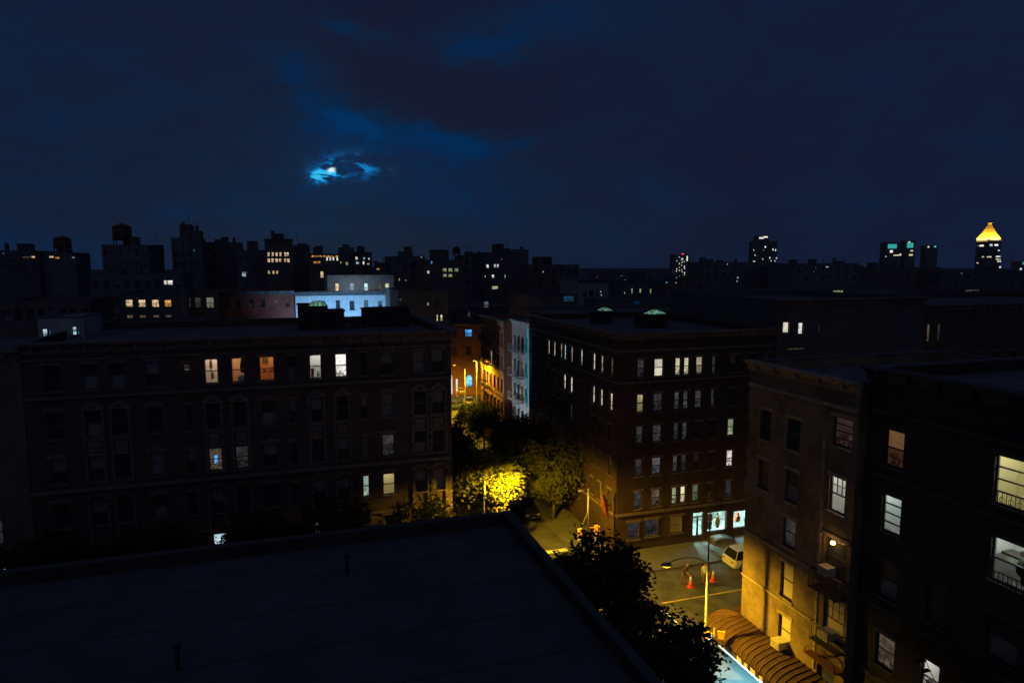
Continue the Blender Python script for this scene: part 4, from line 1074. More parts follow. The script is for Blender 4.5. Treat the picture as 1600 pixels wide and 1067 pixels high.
far('narrow dark block with a cyan window', 805, 826, 390, 210, 10, M_GREY, [(812.5, 417, 3, 4.5, E_CYAN)])
far('long low dark block right of the cyan window', 826, 905, 414, 192, 12, M_BROWN, [(849, 425, 2, 2.5, E_WHITE), (840, 422, 14, 7, None)], (7, 2))
far('pale stone house with an ornate parapet, faintly lit', 904, 951, 438, 132, 10, pmat('pale_stone', (.24, .23, .22), .85, 0, .2, 2), [(939, 456, 2.5, 2.5, E_WHITE), (940, 461, 2.5, 2.5, E_WHITE), (914, 458, 7, 10, None), (924, 458, 7, 10, None), (933, 457, 5, 10, None)], cornice=True)
far('dark house with four small green-lit arched windows', 951, 1040, 440, 142, 12, M_DARK, [(976.5, 458, 2.5, 4, E_GREEN), (988, 454.5, 3, 8, E_GREEN), (1001, 454.5, 3.5, 7, E_GREEN), (1017, 455, 3, 8, E_GREEN), (1040 - 3, 467, 2, 2, E_WHITE)])
far('dark roofs behind the green-lit windows', 945, 1012, 429, 225, 12, M_GREY, [(963, 438.5, 2, 2, E_CREAM), (967, 439.5, 2, 2, E_CREAM), (977, 438.5, 4, 3, E_WHITE), (972, 430.8, 4, 1.2, E_GREEN), (933, 433, 1.5, 1.5, E_RED)])
far('dark block below the distant dotted tower', 1012, 1100, 440, 215, 12, M_BROWN, [(1042, 440 + 1.5, 5, 2, E_BLUE), (1056.5, 438 + 4, 2, 2, E_WHITE)], (6, 1))
far('dark block right of the dotted tower', 1100, 1190, 410, 260, 14, M_GREY, [(1134 + 3, 403 + 10, 2, 2, E_COOL), (1153, 434, 2.5, 2.5, E_COOL), (1152, 439.5, 2, 2, E_WHITE), (1162.5, 428.5, 2, 3, E_ORANGE)], (7, 2))
far('dark roof line under the tower with the white crown', 1190, 1242, 424, 230, 12, M_DARK, [(1233, 431.5, 2.5, 2.5, E_COOL)], (4, 1))
far('broad dark block in the middle of the right skyline', 1242, 1342, 412, 205, 14, M_GREY, [(1293, 417.2, 6, 2, E_COOL), (1272, 424, 2, 2, E_CYAN), (1275, 418.5, 2, 1.5, E_CYAN)], (8, 2))
far('dark block below the teal crowned towers', 1342, 1470, 418, 225, 14, M_BROWN, grid=(9, 2))
far('dark block below the golden pyramid tower', 1470, 1640, 424, 215, 14, M_DARK, [(1503, 411 + 16, 3, 1.5, E_CREAM)], (10, 2))
far('dark near block behind the house with two white attic windows', 1128, 1318, 462, 92, 14, M_DARK, grid=(10, 1), name='tenement')
far('dark near block behind the last avenue house', 1319, 1650, 468, 96, 14, M_BROWN, grid=(14, 1), name='tenement')
far('dark near roof with a white lit skylight strip', 1190, 1400, 452, 125, 12, M_GREY, [(1310, 455.5, 20, 3.5, E_GREEN)], name='tenement')
far('dark near roof with a long amber skylight', 1400, 1650, 450, 128, 12, M_DARK, [(1520, 453.8, 30, 3, E_DIMW)], name='tenement')
far('dark house between the corner building and the ornate parapet', 845, 1128, 487, 88, 14, M_BROWN, grid=(14, 1), name='tenement')
far('dark house with a blue lit hut on its roof', 958, 1130, 470, 106, 12, M_GREY, [(996, 482, 18, 10, emit_mat('blue_lit_wall', (.04, .35, 1.0), .20, .5)), (995.5, 472.5, 10, 6, emit_mat('blue_lit_wall2', (.0, .2, .8), .15, .2)), (977, 480, 18, 6, E_DIM)], name='tenement')  # glowing panes stand in for blue lit walls, light put into emission
far('dark house with a faint blue glow for a lit roof wall left of the ornate parapet', 826, 903, 462, 112, 12, M_DARK, [(889, 467, 18, 9, emit_mat('blue_wall_glow', (.1, .5, .9), .07, .3))], name='tenement')  # roof wall as a glowing pane, its light put into emission
far('dark house with yellowish light down a side court', 622, 700, 455, 100, 14, M_BEIGE, [(690, 497, 4, 11, E_CREAM), (683.5, 497, 3, 11, E_CREAM), (669, 475, 4, 6, E_GREEN), (683, 475, 5, 9, None), (626, 468, 4, 4, E_DIMW), (622.5 + 2, 488, 5, 4, E_ORANGE)], name='tenement')
far('dark house above the street end', 700, 845, 478, 128, 14, M_DARK, [(733, 491, 5, 8, E_DIM), (760, 476, 8, 10, emit_mat('window_lilac', (.7, .8, 1.0), .12, .4))], (8, 1), name='tenement')

# flood light that makes the pale painted house blue
fa = on_y(556, 500, 96)
ft = thing('flood_light', 'cool flood light on a low roof facing the pale painted house', 'flood light', (fa.x, 104.0, 11.0))
q = bmesh.new(); tube(q, [(0, 0, -11.0), (0, 0, 0)], .06, 8); obj('post', q, M_STEEL, ft)
obj('housing', bx(-.3, .3, -.15, .15, 0, .4), M_STEEL, ft); obj('lens', bx(-.26, .26, .152, .17, .05, .35), glow_mat('flood_lens', (.6, .75, 1.0), 6.0), ft)
light('flood_lamp', 'SPOT', (fa.x - 1.0, 104.4, 11.3), 10000, (.25, .58, 1.0), None, spot_size=R(116), spot_blend=.5, shadow_soft_size=.2, rot=(R(112), 0, 0))
fb_ = thing('roof_lamp', 'small lamp on the pale painted roof facing the grey stucco wall', 'lamp', (PB.base.x + 1.5, 116.4, PB.h - .5))
q = bmesh.new(); tube(q, [(0, 0, 0), (0, 0, .25)], .04, 6); obj('stem', q, M_STEEL, fb_); obj('head', bx(-.15, .15, -.06, .08, .25, .42), M_STEEL, fb_)
light('roof_lamp_light', 'POINT', (PB.base.x + 1.5, 116.7, PB.h - .2), 240, (.66, .88, 1.0), None, shadow_soft_size=.3)


def water_tower(label, px, ytop, ybot, wpx, Y):
    a, c = on_y(px, ytop, Y), on_y(px, ybot, Y); sc = (a - C0).dot(_fw) / F_PX; r_ = wpx * sc / 2; zb, zt = c.z, a.z
    t_ = thing('water_tower', label, 'water tower', (a.x, Y + r_ + 2, zb), 0, 'wooden water towers'); H_ = zt - zb; leg = H_ * .22; roof = H_ * .2
    q = bmesh.new(); lathe(q, [(r_, leg), (r_ * .96, H_ - roof)], 20); obj('tank', q, M_WOOD, t_)
    q = bmesh.new(); lathe(q, [(r_ * 1.06, H_ - roof), (r_ * .5, H_ - roof * .35), (.05, H_)], 20); obj('roof', q, M_WOOD, t_)
    q = bmesh.new()
    for k_ in range(4):
        z = leg + (H_ - roof - leg) * (k_ + .5) / 4; tube(q, [(r_ * 1.0 * math.cos(i * math.pi / 10), r_ * math.sin(i * math.pi / 10), z) for i in range(21)], .05, 4, False)
    obj('hoop', q, M_IRON, t_)
    for i in range(4):
        x, y = (r_ * .75 * sx for sx in ((1, 1), (1, -1), (-1, 1), (-1, -1))[i]); obj('leg', tb([(x, y, 0), (x, y, leg)], .14, 6), M_IRON, t_)


water_tower('tall wooden water tower on the left skyline', 183.5, 347, 382.5, 28, 210)
water_tower('smaller wooden water tower near the left edge', 89, 367, 394.5, 25, 232)
water_tower('small wooden water tower above the greenish windows', 717, 384, 400, 12, 205)
water_tower('small wooden water tower on the roofs right of the street', 859, 400, 414, 14, 192)


# distant towers
def tower(label, px0, px1, ytop, Y, lit, name='distant_tower', wall=M_GREY, pxl=None):
    return far(label, px0, px1, ytop, Y, 12, wall, lit, name=name, pxl=pxl)


rng = random.Random(3)
dots = [(1057 + rng.choice((0, 4, 8, 12, 16)) + rng.random(), 402 + i * 2.3 % 38, 1.6, 1.8, rng.choice((E_WHITE, E_COOL, E_WHITE, E_CREAM))) for i in range(34)]
t1 = tower('distant dotted apartment tower with a red roof light', 1053, 1078, 398, 1000, [(x, y, w, h, m) for x, y, w, h, m in dots if x < 1077] + [(1066, 405, 4, 3, E_COOL), (1074, 404, 2, 8, E_WHITE)])
q = bmesh.new(); lathe(q, [(.1, 0), (1.4, .6), (1.4, 1.8), (.1, 2.4)], 8); a = on_y(1067.5, 395.5, 1000); tag(obj('aviation_light', q, E_RED, loc=(a.x, 1001, t1.h - .1)), 'red light on top of the distant dotted tower', 'beacon')
tower('distant tower with a white crown line', 1177, 1215, 377, 1100, [(1196, 386, 2.5, 2.5, E_WHITE), (1178, 391, 1.5, 2, E_COOL), (1180, 399, 2, 2, E_COOL), (1178.5, 408.5, 4, 2, E_COOL), (1208, 390, 2, 3, E_WHITE), (1212, 391, 2, 3, E_WHITE), (1203, 403, 2, 3, E_COOL), (1213.5, 403.5, 2, 3, E_COOL), (1205, 407.5, 2, 2, E_COOL), (1211, 408, 2, 2, E_COOL), (1192, 405, 2, 2, E_COOL), (1193, 391, 1.5, 1.5, E_CYAN)])
tower('white lit mechanical crown of a distant tower', 1184, 1201, 368.5, 1112, [(1190, 372, 9, 3, E_WHITE), (1196.5, 370.5, 8, 2.5, E_WHITE)])
tower('distant tower with a broad teal lit crown', 1383, 1407, 379, 1150, [(1394.5, 385, 18, 7, E_TEAL), (1393, 393, 6, 4, E_WHITE), (1401, 399, 12, 2, E_CREAM), (1409 - 2, 398, 4, 3, E_WHITE), (1380 + 4.5, 401, 3, 1.5, E_CREAM)])
tower('distant tower with a small teal crown and white lamp', 1415, 1431, 376, 1160, [(1422.5, 383.5, 13, 8, E_TEAL), (1421, 378.5, 5, 2, E_COOL), (1425, 392, 6, 2, E_CREAM), (1423.5, 398.5, 8, 3, E_CREAM)])
tower('slim distant tower with two small lights', 1446, 1466, 384, 1250, [(1451, 386, 3.5, 2, E_WHITE), (1461.5, 385.5, 4, 2.5, E_CYAN)])
tower('distant dark tower at the right edge with a white lamp', 1590, 1620, 408, 1000, [(1596, 420.5, 6, 3.5, E_COOL), (1599, 411.5, 2, 4, E_CYAN)])
GY = 950
GT = tower('distant stone tower under a golden pyramid roof', 1544, 1564.5, 373, GY, [(1528, 384, 3, 3, E_DIMW), (1534, 384, 8, 3, E_WHITE), (1549, 383, 6, 3.5, E_COOL), (1557, 383, 8, 3, E_WHITE), (1561, 391.5, 4, 2, E_WHITE), (1536, 401.5, 4, 2, E_CREAM), (1546, 401.5, 10, 2, E_CREAM), (1560, 401, 10, 2.5, E_WHITE), (1560, 405.2, 10, 2, E_CREAM), (1561.5, 408.5, 8, 2.5, E_WHITE), (1563.5 - .5, 417.5, 4, 2.5, E_WHITE), (1527.5, 411, 3.5, 1.8, E_CREAM), (1541, 420.5, 3, 1.8, E_DIMW), (1527.5, 424.5, 3, 1.5, E_DIMW)], name='pyramid_tower', pxl=1526)
ga, gc = on_y(1545, 372, GY), on_y(1545, 345.5, GY)
gw = (GT.x1 - GT.x0) / 2; gd = (GT.y1 - GT.y0) / 2; gh = gc.z - ga.z; gcx = GT.base.x; gz = GT.h - .1
q = bmesh.new(); pr_ = [(gw * 1.0, gz), (gw * .62, gz + gh * .34), (gw * .36, gz + gh * .62), (gw * .16, gz + gh * .84), (gw * .14, gz + gh * .92), (gw * .2, gz + gh * .95), (gw * .1, gz + gh)]
rings = [[q.verts.new((sx * r_, sy * r_ * gd / gw, z)) for sx, sy in ((-1, -1), (1, -1), (1, 1), (-1, 1))] for r_, z in pr_]
for r0, r1 in zip(rings, rings[1:]):
    for j in range(4): q.faces.new((r0[j], r0[(j + 1) % 4], r1[(j + 1) % 4], r1[j]))
q.faces.new(rings[-1])
obj('pyramid_roof', q, pmat('gilded_tiles', (.80, .47, .05), .55, 0.0, .25, .25), GT.e, (0, 0, 0))
for x, y, rz in ((0, -gd * 1.15, 0), (-gw * 1.15, 0, -90)):
    light('roof_flood', 'AREA', Vector((gcx + x * 1.15, GT.base.y + y * 1.15, gz + 1)), 26000, (1.0, .72, .22), None, shape='RECTANGLE', size=gw * 1.6, size_y=3, rot=(R(125), 0, R(rz)))

# ------------------------------------------------------------------ street trees
def make_tree(name, label, loc, H_, rad, crown_z, seed, leaves=9000, leaf=.15, mat=M_LEAF, group='street trees'):
    rg = np.random.default_rng(seed); rp = random.Random(seed)
    t_ = thing(name, label, 'tree', loc, rp.uniform(0, 6.28), group)
    q = bmesh.new(); lean = Vector((rp.uniform(-.3, .3), rp.uniform(-.3, .3), 0)); fork = H_ * .36
    tube(q, [(0, 0, -.1), (lean.x * .3, lean.y * .3, fork * .5), (lean.x, lean.y, fork), (lean.x * 1.3, lean.y * 1.3, H_ * .72)], [.2, .15, .13, .05], 8)
    tips = []
    nb = 11
    for i in range(nb):
        a = 2 * math.pi * i / nb + rp.uniform(-.3, .3); z0 = fork * rp.uniform(.85, 1.5); ro = rad * rp.uniform(.62, .95)
        z1 = crown_z + (H_ - crown_z) * rp.uniform(-.35, .75)
        p0 = lean * (z0 / fork) + Vector((0, 0, z0)); p2 = Vector((math.cos(a) * ro, math.sin(a) * ro, z1)); p1 = p0.lerp(p2, .5) + Vector((0, 0, .35))
        tube(q, [p0, p1, p2], [.075, .05, .018], 5); tips += [p1.lerp(p2, k_) for k_ in (.3, .65, 1.0)]
        for k_ in range(3):
            d = Vector((rp.gauss(0, 1), rp.gauss(0, 1), rp.gauss(.1, .7))).normalized() * rad * .33; e = p1.lerp(p2, rp.uniform(.2, .9)); tube(q, [e, e + d], [.03, .01], 4); tips.append(e + d)
    obj('trunk', q, M_BARK, t_)
    n_c = 46
    cl = [np.array(p_) for p_ in tips]
    while len(cl) < len(tips) + n_c:
        v = rg.normal(size=3); v /= np.linalg.norm(v); r_ = rg.uniform(.55, 1.0) ** .6
        p_ = np.array([v[0] * rad * r_, v[1] * rad * r_, crown_z + v[2] * (H_ - crown_z) * r_])
        if p_[2] > fork * .8: cl.append(p_)
    cl = np.array(cl); sz = rg.uniform(.28, .62, len(cl)) * rad / 3.2
    idx = rg.integers(0, len(cl), leaves); pos = cl[idx] + rg.normal(size=(leaves, 3)) * sz[idx][:, None] * np.array([1, 1, .7])
    a = rg.normal(size=(leaves, 3)); a[:, 2] *= .5; a /= np.linalg.norm(a, axis=1)[:, None]
    b = np.cross(a, rg.normal(size=(leaves, 3)) * np.array([.5, .5, 1]) + np.array([0, 0, .01])); b /= np.linalg.norm(b, axis=1)[:, None]
    s_ = leaf * rg.uniform(.6, 1.3, leaves)[:, None]; nrm = np.cross(a, b)
    V = np.empty((leaves, 4, 3)); V[:, 0] = pos - a * s_; V[:, 1] = pos + b * s_ * .62 + nrm * s_ * .15; V[:, 2] = pos + a * s_; V[:, 3] = pos - b * s_ * .62 + nrm * s_ * .15
    me = bpy.data.meshes.new('crown'); me.from_pydata(V.reshape(-1, 3).tolist(), [], np.arange(leaves * 4).reshape(-1, 4).tolist()); me.update(); me.materials.append(mat)
    cr = bpy.data.objects.new('crown', me); COL.objects.link(cr); cr.parent = t_
    return t_


def tree_copy(src, label, loc, rz, sc):
    c = copy_tree(src, None, loc, rz); c.scale = (sc, sc, sc); c['label'] = label; return c


TA = make_tree('street_tree', 'yellow lit street tree under the lamp at the side-street corner', (14.6, 52.2, .13), 9.3, 2.9, 6.0, 11, 15000, .15)
TB = make_tree('street_tree', 'half lit street tree behind the parked dark car', (23.3, 58.8, .13), 7.9, 2.9, 5.0, 23, 13000, .15)
TC = make_tree('street_tree', 'unlit street tree beyond the yellow lit one', (13.4, 60.5, .13), 8.6, 3.1, 5.4, 31, 11000, .16, M_LEAF_UNLIT)
TD = make_tree('street_tree', 'large dark tree over the intersection in front of the roof edge', (14.5, 29.7, .13), 10.9, 2.6, 7.9, 47, 10500, .15, M_LEAF_UNLIT)
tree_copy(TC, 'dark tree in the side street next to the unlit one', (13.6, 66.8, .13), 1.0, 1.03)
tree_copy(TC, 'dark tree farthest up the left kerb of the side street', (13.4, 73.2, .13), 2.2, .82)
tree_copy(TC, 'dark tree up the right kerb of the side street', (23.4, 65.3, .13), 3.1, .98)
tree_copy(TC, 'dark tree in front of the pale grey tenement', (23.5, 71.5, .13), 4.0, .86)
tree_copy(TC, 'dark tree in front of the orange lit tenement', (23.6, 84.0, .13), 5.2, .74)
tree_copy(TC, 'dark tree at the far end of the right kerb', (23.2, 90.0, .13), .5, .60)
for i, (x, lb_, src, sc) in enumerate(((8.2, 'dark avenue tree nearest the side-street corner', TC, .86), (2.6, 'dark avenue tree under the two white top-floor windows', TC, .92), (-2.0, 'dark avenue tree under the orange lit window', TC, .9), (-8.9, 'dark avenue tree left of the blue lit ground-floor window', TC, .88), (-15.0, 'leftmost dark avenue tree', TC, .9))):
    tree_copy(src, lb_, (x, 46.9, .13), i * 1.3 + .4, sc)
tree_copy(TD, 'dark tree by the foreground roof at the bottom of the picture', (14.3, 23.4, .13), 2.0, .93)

# ------------------------------------------------------------------ street lamps
def cobra_lamp(label, base, top_z, head, watts, spot=165, color=SODIUM, soft=.12, tilt=(0, 0, 0), steel=None, blend=.45):
    steel = steel or M_STEEL
    """steel pole, curved arm and a cobra head with its own lamp"""
    bx_, by_ = base; hx, hy, hz = head
    t_ = thing('street_lamp', label, 'street lamp', (bx_, by_, .13), 0, 'cobra-head street lamps')
    q = bmesh.new(); tube(q, [(0, 0, 0), (0, 0, .5), (0, 0, .52), (0, 0, top_z)], [.17, .15, .10, .075], 10); obj('pole', q, steel, t_)
    d = Vector((hx - bx_, hy - by_, hz - .13)); s_ = Vector((0, 0, top_z - .15))
    q = bmesh.new(); mid = s_.lerp(d, .45) + Vector((0, 0, .42)); e = d + Vector((0, 0, .1))
    tube(q, [s_, s_.lerp(mid, .5) + Vector((0, 0, .12)), mid, mid.lerp(e, .6) + Vector((0, 0, .1)), e], .035, 7); obj('arm', q, steel, t_)
    hd = bpy.data.objects.new('lamp_head', None)
    q = bmesh.new(); lathe(q, [(.05, .16), (.14, .13), (.2, .05), (.2, 0.0), (.03, 0.0)], 14)
    for v in q.verts: v.co.x *= 1.6
    ang = math.atan2(d.y, d.x); ho = obj('lamp_head', q, M_STEEL, t_, d, ang)
    q = bmesh.new(); lathe(q, [(.17, -.005), (.15, -.06), (.08, -.11), (.01, -.12)], 14)
    for v in q.verts: v.co.x *= 1.5
    obj('lens', q, E_LAMP, ho)
    bpy.data.objects.remove(hd)
    light('street_lamp_light', 'SPOT', (hx, hy, hz - .22), watts, color, None, spot_size=R(spot), spot_blend=blend, shadow_soft_size=soft, rot=tilt)
    return t_


cobra_lamp('street lamp glowing among the yellow lit leaves at the side-street corner', (13.9, 49.5), 7.7, (16.04, 47.97, 8.7), 13000, 176, tilt=(R(3), 0, 0))
cobra_lamp('street lamp in front of the tan brick house, arm over the intersection', (22.45, 32.35), 7.3, (20.3, 33.3, 7.05), 6200, 180, tilt=(0, R(-20), 0), blend=.8)
a1, a2 = on_y(710, 570, 106.0), on_y(741, 563, 89.5)
cobra_lamp('far street lamp on the left of the street end', (a1.x + 1.9, 106.6), a1.z - .9, (a1.x, 106, a1.z), 15000, 178, steel=pmat('brown_painted_pole', (.05, .045, .04), .6))
cobra_lamp('far street lamp beside the orange lit tenement', (a2.x + .4, 89.8), a2.z - .1, (a2.x, 89.5, a2.z), 6500, 178, tilt=(0, R(-12), 0), steel=pmat('brown_painted_pole', (.05, .045, .04), .6))

# ------------------------------------------------------------------ signals, signs, poles
def signal_head(parent, loc, rz, lit='green'):
    q = bmesh.new(); box(q, -.17, .17, -.12, .12, 0, 1.0)
    for k_ in range(3):
        z = .17 + k_ * .33
        for i in range(8):
            a0, a1_ = math.pi * i / 8, math.pi * (i + 1) / 8
            q.faces.new([q.verts.new((math.cos(a_) * .13, y, z + math.sin(a_) * .13)) for a_, y in ((a0, -.12), (a1_, -.12), (a1_, -.30), (a0, -.30))])
    h = obj('signal_housing', q, M_YELLOW, parent, loc, rz)
    for k_, (nm, m) in enumerate((('green', E_GRN), ('amber', None), ('red', E_RED))):
        q = bmesh.new(); lathe(q, [(.10, 0), (.08, .02), (.01, .03)], 12)
        for v in q.verts: v.co = Vector((v.co.x, -.121 - v.co.z, v.co.y + .17 + k_ * .33))
        obj('lens', q, m if nm == lit else pmat('dark_lens', (.03, .03, .03), .3), h)
    return h


sp = thing('traffic_signal', 'signal pole with yellow heads at the corner building', 'traffic signal', (22.75, 49.55, .13), 0, 'traffic signals of the near crossing')
q = bmesh.new(); tube(q, [(0, 0, 0), (0, 0, 6.05)], [.14, .09], 10); obj('pole', q, M_STEEL, sp)
q = bmesh.new(); tube(q, [(0, 0, 5.9), (-.95, -.1, 5.95)], .06, 6); tube(q, [(0, 0, 4.1), (-.75, -.25, 2.9)], .045, 6); obj('mast_arm', q, M_STEEL, sp)
signal_head(sp, (-.85, -.3, 1.85), 0, 'green'); signal_head(sp, (.65, -.15, 1.9), R(80), 'red')
obj('bracket', tb([(0, 0, 2.75), (.6, -.15, 2.7)], .04, 6), M_YELLOW, sp)
q = bx(.35, .75, -.2, -.18, 1.35, 1.85); obj('walk_sign', q, pmat('white_sign', (.8, .8, .8), .5), sp)
ps = thing('pedestrian_signal', 'yellow pedestrian signals with an orange hand beside the striped awning', 'pedestrian signal', (22.75, 31.9, .13))
q = bmesh.new(); tube(q, [(0, 0, 0), (0, 0, 3.4)], [.1, .08], 8); obj('pole', q, M_STEEL, ps)
for i, (dx, rz) in enumerate(((-.45, 20), (.45, -35))):
    h = obj('signal_housing', bx(-.22, .22, -.14, .14, 0, .5), M_YELLOW, ps, (dx, 0, 2.65), R(rz)); obj('lens', bx(-.16, .16, -.16, -.142, .07, .43), E_HAND if i else glow_mat('white_walk', (.9, .95, 1.0), 1.2), h)
    obj('bracket', tb([(0, 0, 2.9), (dx, 0, 2.9)], .03, 6), M_YELLOW, ps)
fs = thing('traffic_signal', 'far signal pole with yellow head and two white street name plates', 'traffic signal', (a1.x + 1.3, 104.0, .13))
q = bmesh.new(); tube(q, [(0, 0, 0), (0, 0, 5.6)], .09, 8); tube(q, [(0, 0, 4.6), (-1.6, 0, 4.75)], .05, 6); obj('pole', q, M_STEEL, fs)
signal_head(fs, (-1.35, -.1, 3.3), 0, 'none')
for z in (3.9, 1.9): obj('street_sign', bx(-1.0, -.06, -.06, -.03, z, z + .3), pmat('white_sign', (.8, .8, .8), .5), fs)
f2 = thing('traffic_signal', 'far signal with a single yellow head near the tenement corner', 'traffic signal', (a2.x + .9, 93.2, .13))
q = bmesh.new(); tube(q, [(0, 0, 0), (0, 0, 3.2)], .08, 8); obj('pole', q, M_STEEL, f2); signal_head(f2, (.55, -.1, 1.0), R(70), 'none')
q = tb([(0, 0, 0), (0, 0, 4.4)], [.06, .05], 8)
lp = on_z(1110, 882, 0.13); sgn = thing('sign_post', 'thin dark sign post on the pavement outside the lit shop', 'sign post', (lp.x, lp.y + .3, .13)); obj('post', q, M_IRON, sgn); obj('plate', bx(-.22, .22, -.06, -.04, 3.6, 4.2), M_STEEL, sgn)

# ------------------------------------------------------------------ cones
def cone(label, px, py):
    p_ = on_z(px, py, 0); t_ = thing('traffic_cone', label, 'traffic cone', (p_.x, p_.y, .006), 0, 'traffic cones on the avenue')
    O = pmat('cone_orange', (.80, .10, .02), .5); obj('base', bx(-.22, .22, -.22, .22, 0, .05), O, t_)
    q = bmesh.new(); lathe(q, [(.17, .05), (.10, .5)], 14); obj('body', q, O, t_)
    q = bmesh.new(); lathe(q, [(.104, .5), (.055, .84)], 14); obj('reflective_collar', q, pmat('cone_white', (.8, .8, .8), .4), t_)
    q = bmesh.new(); lathe(q, [(.054, .84), (.035, .92)], 12); obj('tip', q, O, t_)


cone('orange cone with white collar left of the man in white', 1079, 917)
cone('orange cone with white collar right of the yellow lit pole', 1114, 908)

# ------------------------------------------------------------------ people
def person(label, loc, rz, top, trousers, pose, hairc=(.02, .015, .012), skin=(.42, .24, .16)):
    J, E_, RAD = pose
    me = bpy.data.meshes.new('sk'); me.from_pydata(J, E_, []); o = bpy.data.objects.new('sk', me); COL.objects.link(o)
    sk = o.modifiers.new('s', 'SKIN'); su = o.modifiers.new('u', 'SUBSURF'); su.levels = 2
    for i, r_ in enumerate(RAD): me.skin_vertices[0].data[i].radius = r_ if isinstance(r_, tuple) else (r_, r_)
    me.skin_vertices[0].data[0].use_root = True
    dg = bpy.context.evaluated_depsgraph_get(); nm = bpy.data.meshes.new_from_object(o.evaluated_get(dg)); nm.name = 'person'
    bpy.data.objects.remove(o)
    for m in (top, trousers, pmat('skin_%d' % int(skin[0] * 100), skin, .6), pmat('hair_dark', hairc, .8), pmat('shoe_black', (.02, .02, .02), .5)): nm.materials.append(m)
    for p_ in nm.polygons:
        c = p_.center; p_.use_smooth = True; d = abs(c.x)
        if c.z > 1.47: mi = 3 if (c.z > 1.66 or c.y > .05) else 2
        elif c.z < .09: mi = 4
        elif c.z < .95 and not (d > .24 and c.z > .6): mi = 1
        elif d > .24 and c.z < 1.12: mi = 2
        else: mi = 0
        p_.material_index = mi
    P_ = bpy.data.objects.new('person', nm); COL.objects.link(P_); P_.location = loc; P_.rotation_euler = (0, 0, rz)
    return tag(P_, label, 'person')


def stand_pose(bend=0.0, step=.0, arm=.0):
    b = bend
    J = [(0, 0, .95), (0, -.04 * b, 1.15), (0, -.3 * b, 1.38 - .05 * b), (0, -.36 * b, 1.5 - .08 * b), (0, -.02 - .42 * b, 1.62 - .1 * b), (0, -.01 - .42 * b, 1.74 - .1 * b),
         (.10, 0, .9), (.12, -.03 - step, .5), (.12, .02 - step * 1.2, .07), (.13, -.14 - step * 1.2, .045), (-.10, 0, .9), (-.12, -.03 + step, .5), (-.12, .04 + step * 1.4, .07), (-.13, -.12 + step * 1.4, .045),
         (.19, -.3 * b, 1.38 - .05 * b), (.27, -.02 - .35 * b - arm * .1, 1.1 - .03 * b), (.27, -.14 - .35 * b - arm * .3, .86 + arm * .25), (.27, -.19 - .35 * b - arm * .34, .79 + arm * .27),
         (-.19, -.3 * b, 1.38 - .05 * b), (-.27, -.02 - .35 * b, 1.1), (-.26, -.12 - .35 * b, .86), (-.26, -.16 - .35 * b, .78)]
    E_ = [(0, 1), (1, 2), (2, 3), (3, 4), (4, 5), (0, 6), (6, 7), (7, 8), (8, 9), (0, 10), (10, 11), (11, 12), (12, 13), (2, 14), (14, 15), (15, 16), (16, 17), (2, 18), (18, 19), (19, 20), (20, 21)]
    RAD = [(.16, .11), (.15, .10), (.15, .10), .05, (.085, .1), (.06, .07), .095, .065, .05, .04, .095, .065, .05, .04, .07, .05, .042, .03, .07, .05, .042, .03]
    return J, E_, RAD


pp = on_z(1101, 913, 0)
person('man in a white shirt and light trousers standing in the avenue', (pp.x, pp.y, .005), R(-20), pmat('white_shirt', (.62, .62, .70), .9), pmat('khaki_trousers', (.26, .23, .20), .9), stand_pose(0, .05, .4))
pp = on_z(1067, 912, 0)
person('person in dark clothes bending beside the orange cone', (pp.x, pp.y, .005), R(60), pmat('dark_jacket', (.06, .04, .05), .9), pmat('brown_trousers', (.16, .09, .06), .9), stand_pose(.8, .12, .8))

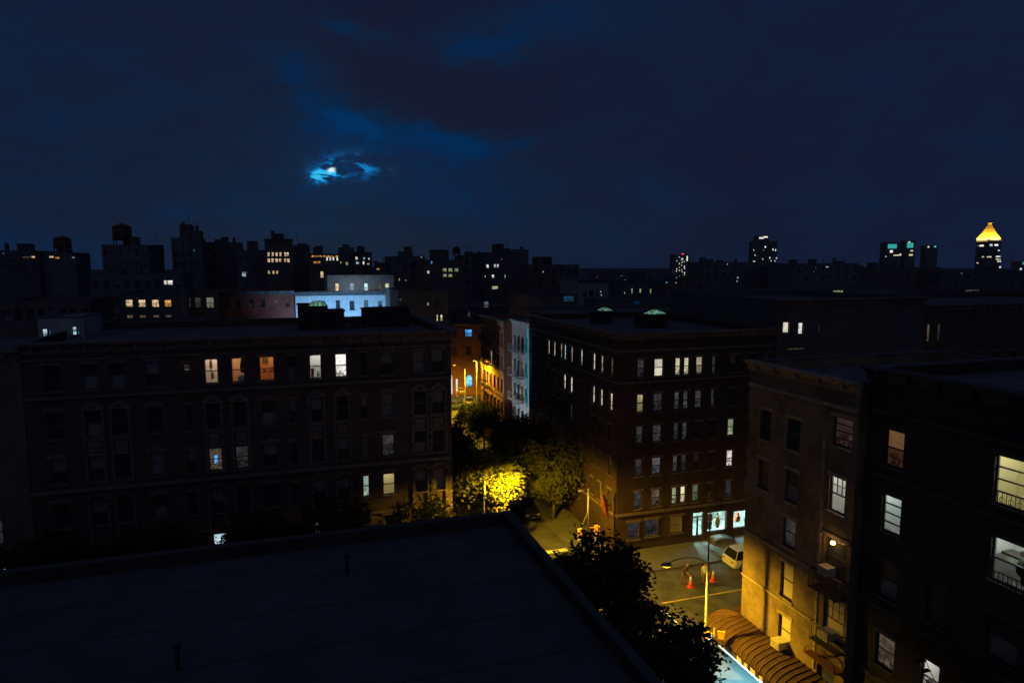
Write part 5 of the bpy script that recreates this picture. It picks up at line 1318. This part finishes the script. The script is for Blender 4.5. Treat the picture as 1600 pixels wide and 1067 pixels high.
# ------------------------------------------------------------------ cars
def make_car(label, loc, rz, paint, suv=False, group='cars'):
    """nose towards -y; body lofted through cross sections"""
    t_ = thing('car', label, 'car', loc, rz, group); W = .88; Hh = 1.62 if suv else 1.42
    secs = [(-2.2, .35, .62, .74), (-2.1, .26, .72, .86), (-1.4, .22, .86, .90), (-.9, .22, .96, .90), (1.2, .22, .98, .90), (1.9, .24, .95, .88), (2.18, .32, .80 if not suv else .95, .78)]
    q = bmesh.new(); rings = []
    for y, zb, zt, hw in secs:
        rings.append([q.verts.new(p_) for p_ in ((-hw * .9, y, zb), (-hw, y, zb + .18), (-hw, y, zt - .14), (-hw * .88, y, zt), (hw * .88, y, zt), (hw, y, zt - .14), (hw, y, zb + .18), (hw * .9, y, zb))])
    for r0, r1 in zip(rings, rings[1:]):
        for j in range(8): f = q.faces.new((r0[j], r0[(j + 1) % 8], r1[(j + 1) % 8], r1[j])); f.smooth = True
    q.faces.new(rings[0]); q.faces.new(rings[-1][::-1]); bmesh.ops.recalc_face_normals(q, faces=q.faces[:]); obj('body', q, paint, t_)
    end = 2.05 if suv else 1.75; r1_ = 1.75 if suv else .95
    prof_ = [(-1.0, .94), (-.25, Hh - .03), (.2, Hh), (r1_ * .9, Hh - .03), (r1_, Hh - .06), (end, .94)]
    q = bmesh.new()
    L = [q.verts.new((-W * (.93 if z < 1 else .74), y, z)) for y, z in prof_]; Rr = [q.verts.new((W * (.93 if z < 1 else .74), y, z)) for y, z in prof_]
    q.faces.new(L); q.faces.new(Rr[::-1])
    for i in range(len(prof_) - 1): q.faces.new((L[i + 1], L[i], Rr[i], Rr[i + 1])).material_index = 1 if i in (1, 2, 3) else 0
    bmesh.ops.recalc_face_normals(q, faces=q.faces[:]); obj('windows', q, [pmat('car_glass', (.015, .016, .02), .08, 0, 0, 1, 0, 1, .5), paint], t_)
    q = bmesh.new()
    for sx in (-1, 1):
        for y, z, y2, z2 in ((-1.0, .95, -.25, Hh - .02), (.35, .97, .35, Hh - .01), (end, .95, r1_, Hh - .05)): tube(q, [(sx * W * .935, y, z), (sx * W * .75, y2, z2)], .035, 5)
    obj('pillar', q, paint, t_)
    wh = bmesh.new(); lathe(wh, [(.33, -.1), (.34, -.06), (.34, .06), (.33, .1)], 18)
    for v in wh.verts: v.co = Vector((v.co.z, v.co.x, v.co.y))
    wm = bpy.data.meshes.new('wheel'); wh.to_mesh(wm); wh.free(); wm.materials.append(pmat('tyre', (.02, .02, .02), .85))
    rmb = bmesh.new(); lathe(rmb, [(.21, -.105), (.21, .105)], 14)
    for v in rmb.verts: v.co = Vector((v.co.z, v.co.x, v.co.y))
    rmm = bpy.data.meshes.new('rim'); rmb.to_mesh(rmm); rmb.free(); rmm.materials.append(pmat('alloy', (.45, .45, .46), .35, .8))
    for sx in (-1, 1):
        for y in (-1.38, 1.35): w_ = obj('wheel', wm, None, t_, (sx * .80, y, .335)); obj('rim', rmm, None, w_)
        q = bmesh.new(); prism(q, [(-.17, -.08), (.17, -.05), (.15, .08), (-.15, .08)], -.06, .08); obj('headlight', q, pmat('headlight_glass', (.75, .75, .72), .15, .3), t_, (sx * .56, -2.14, .62))
        obj('taillight', bx(-.12, .12, -.05, .06, -.09, .09), pmat('taillight_red', (.45, .02, .02), .3), t_, (sx * .60, 2.14 - (.0 if suv else .02), .74))
    obj('bumper', bx(-.8, .8, -2.24, -2.12, .3, .48), pmat('bumper_dark', (.04, .04, .045), .5), t_)
    obj('number_plate', bx(-.18, .18, -2.262, -2.245, .34, .46), pmat('plate', (.6, .45, .12), .5), t_)
    obj('grille', bx(-.4, .4, -2.20, -2.15, .52, .64), pmat('chrome', (.5, .5, .5), .2, .9), t_)
    return t_


make_car('dark parked car facing the camera beside the half lit tree', (21.38, 61.3, .006), 0, pmat('black_paint', (.02, .02, .024), .18, .1))
make_car('white parked car half hidden by the tan brick house', (35.1, 44.75, .004), R(90), pmat('white_car_paint', (.55, .55, .56), .25), True)
make_car('grey car at the far crossing with red tail lamps', (29.0, 113.5, .006), R(180 - 8), pmat('grey_paint', (.25, .25, .26), .25, .3))
make_car('dark car at the far crossing near the lit shop', (26.3, 110.5, .006), R(90), pmat('blue_paint', (.05, .07, .12), .25, .3))
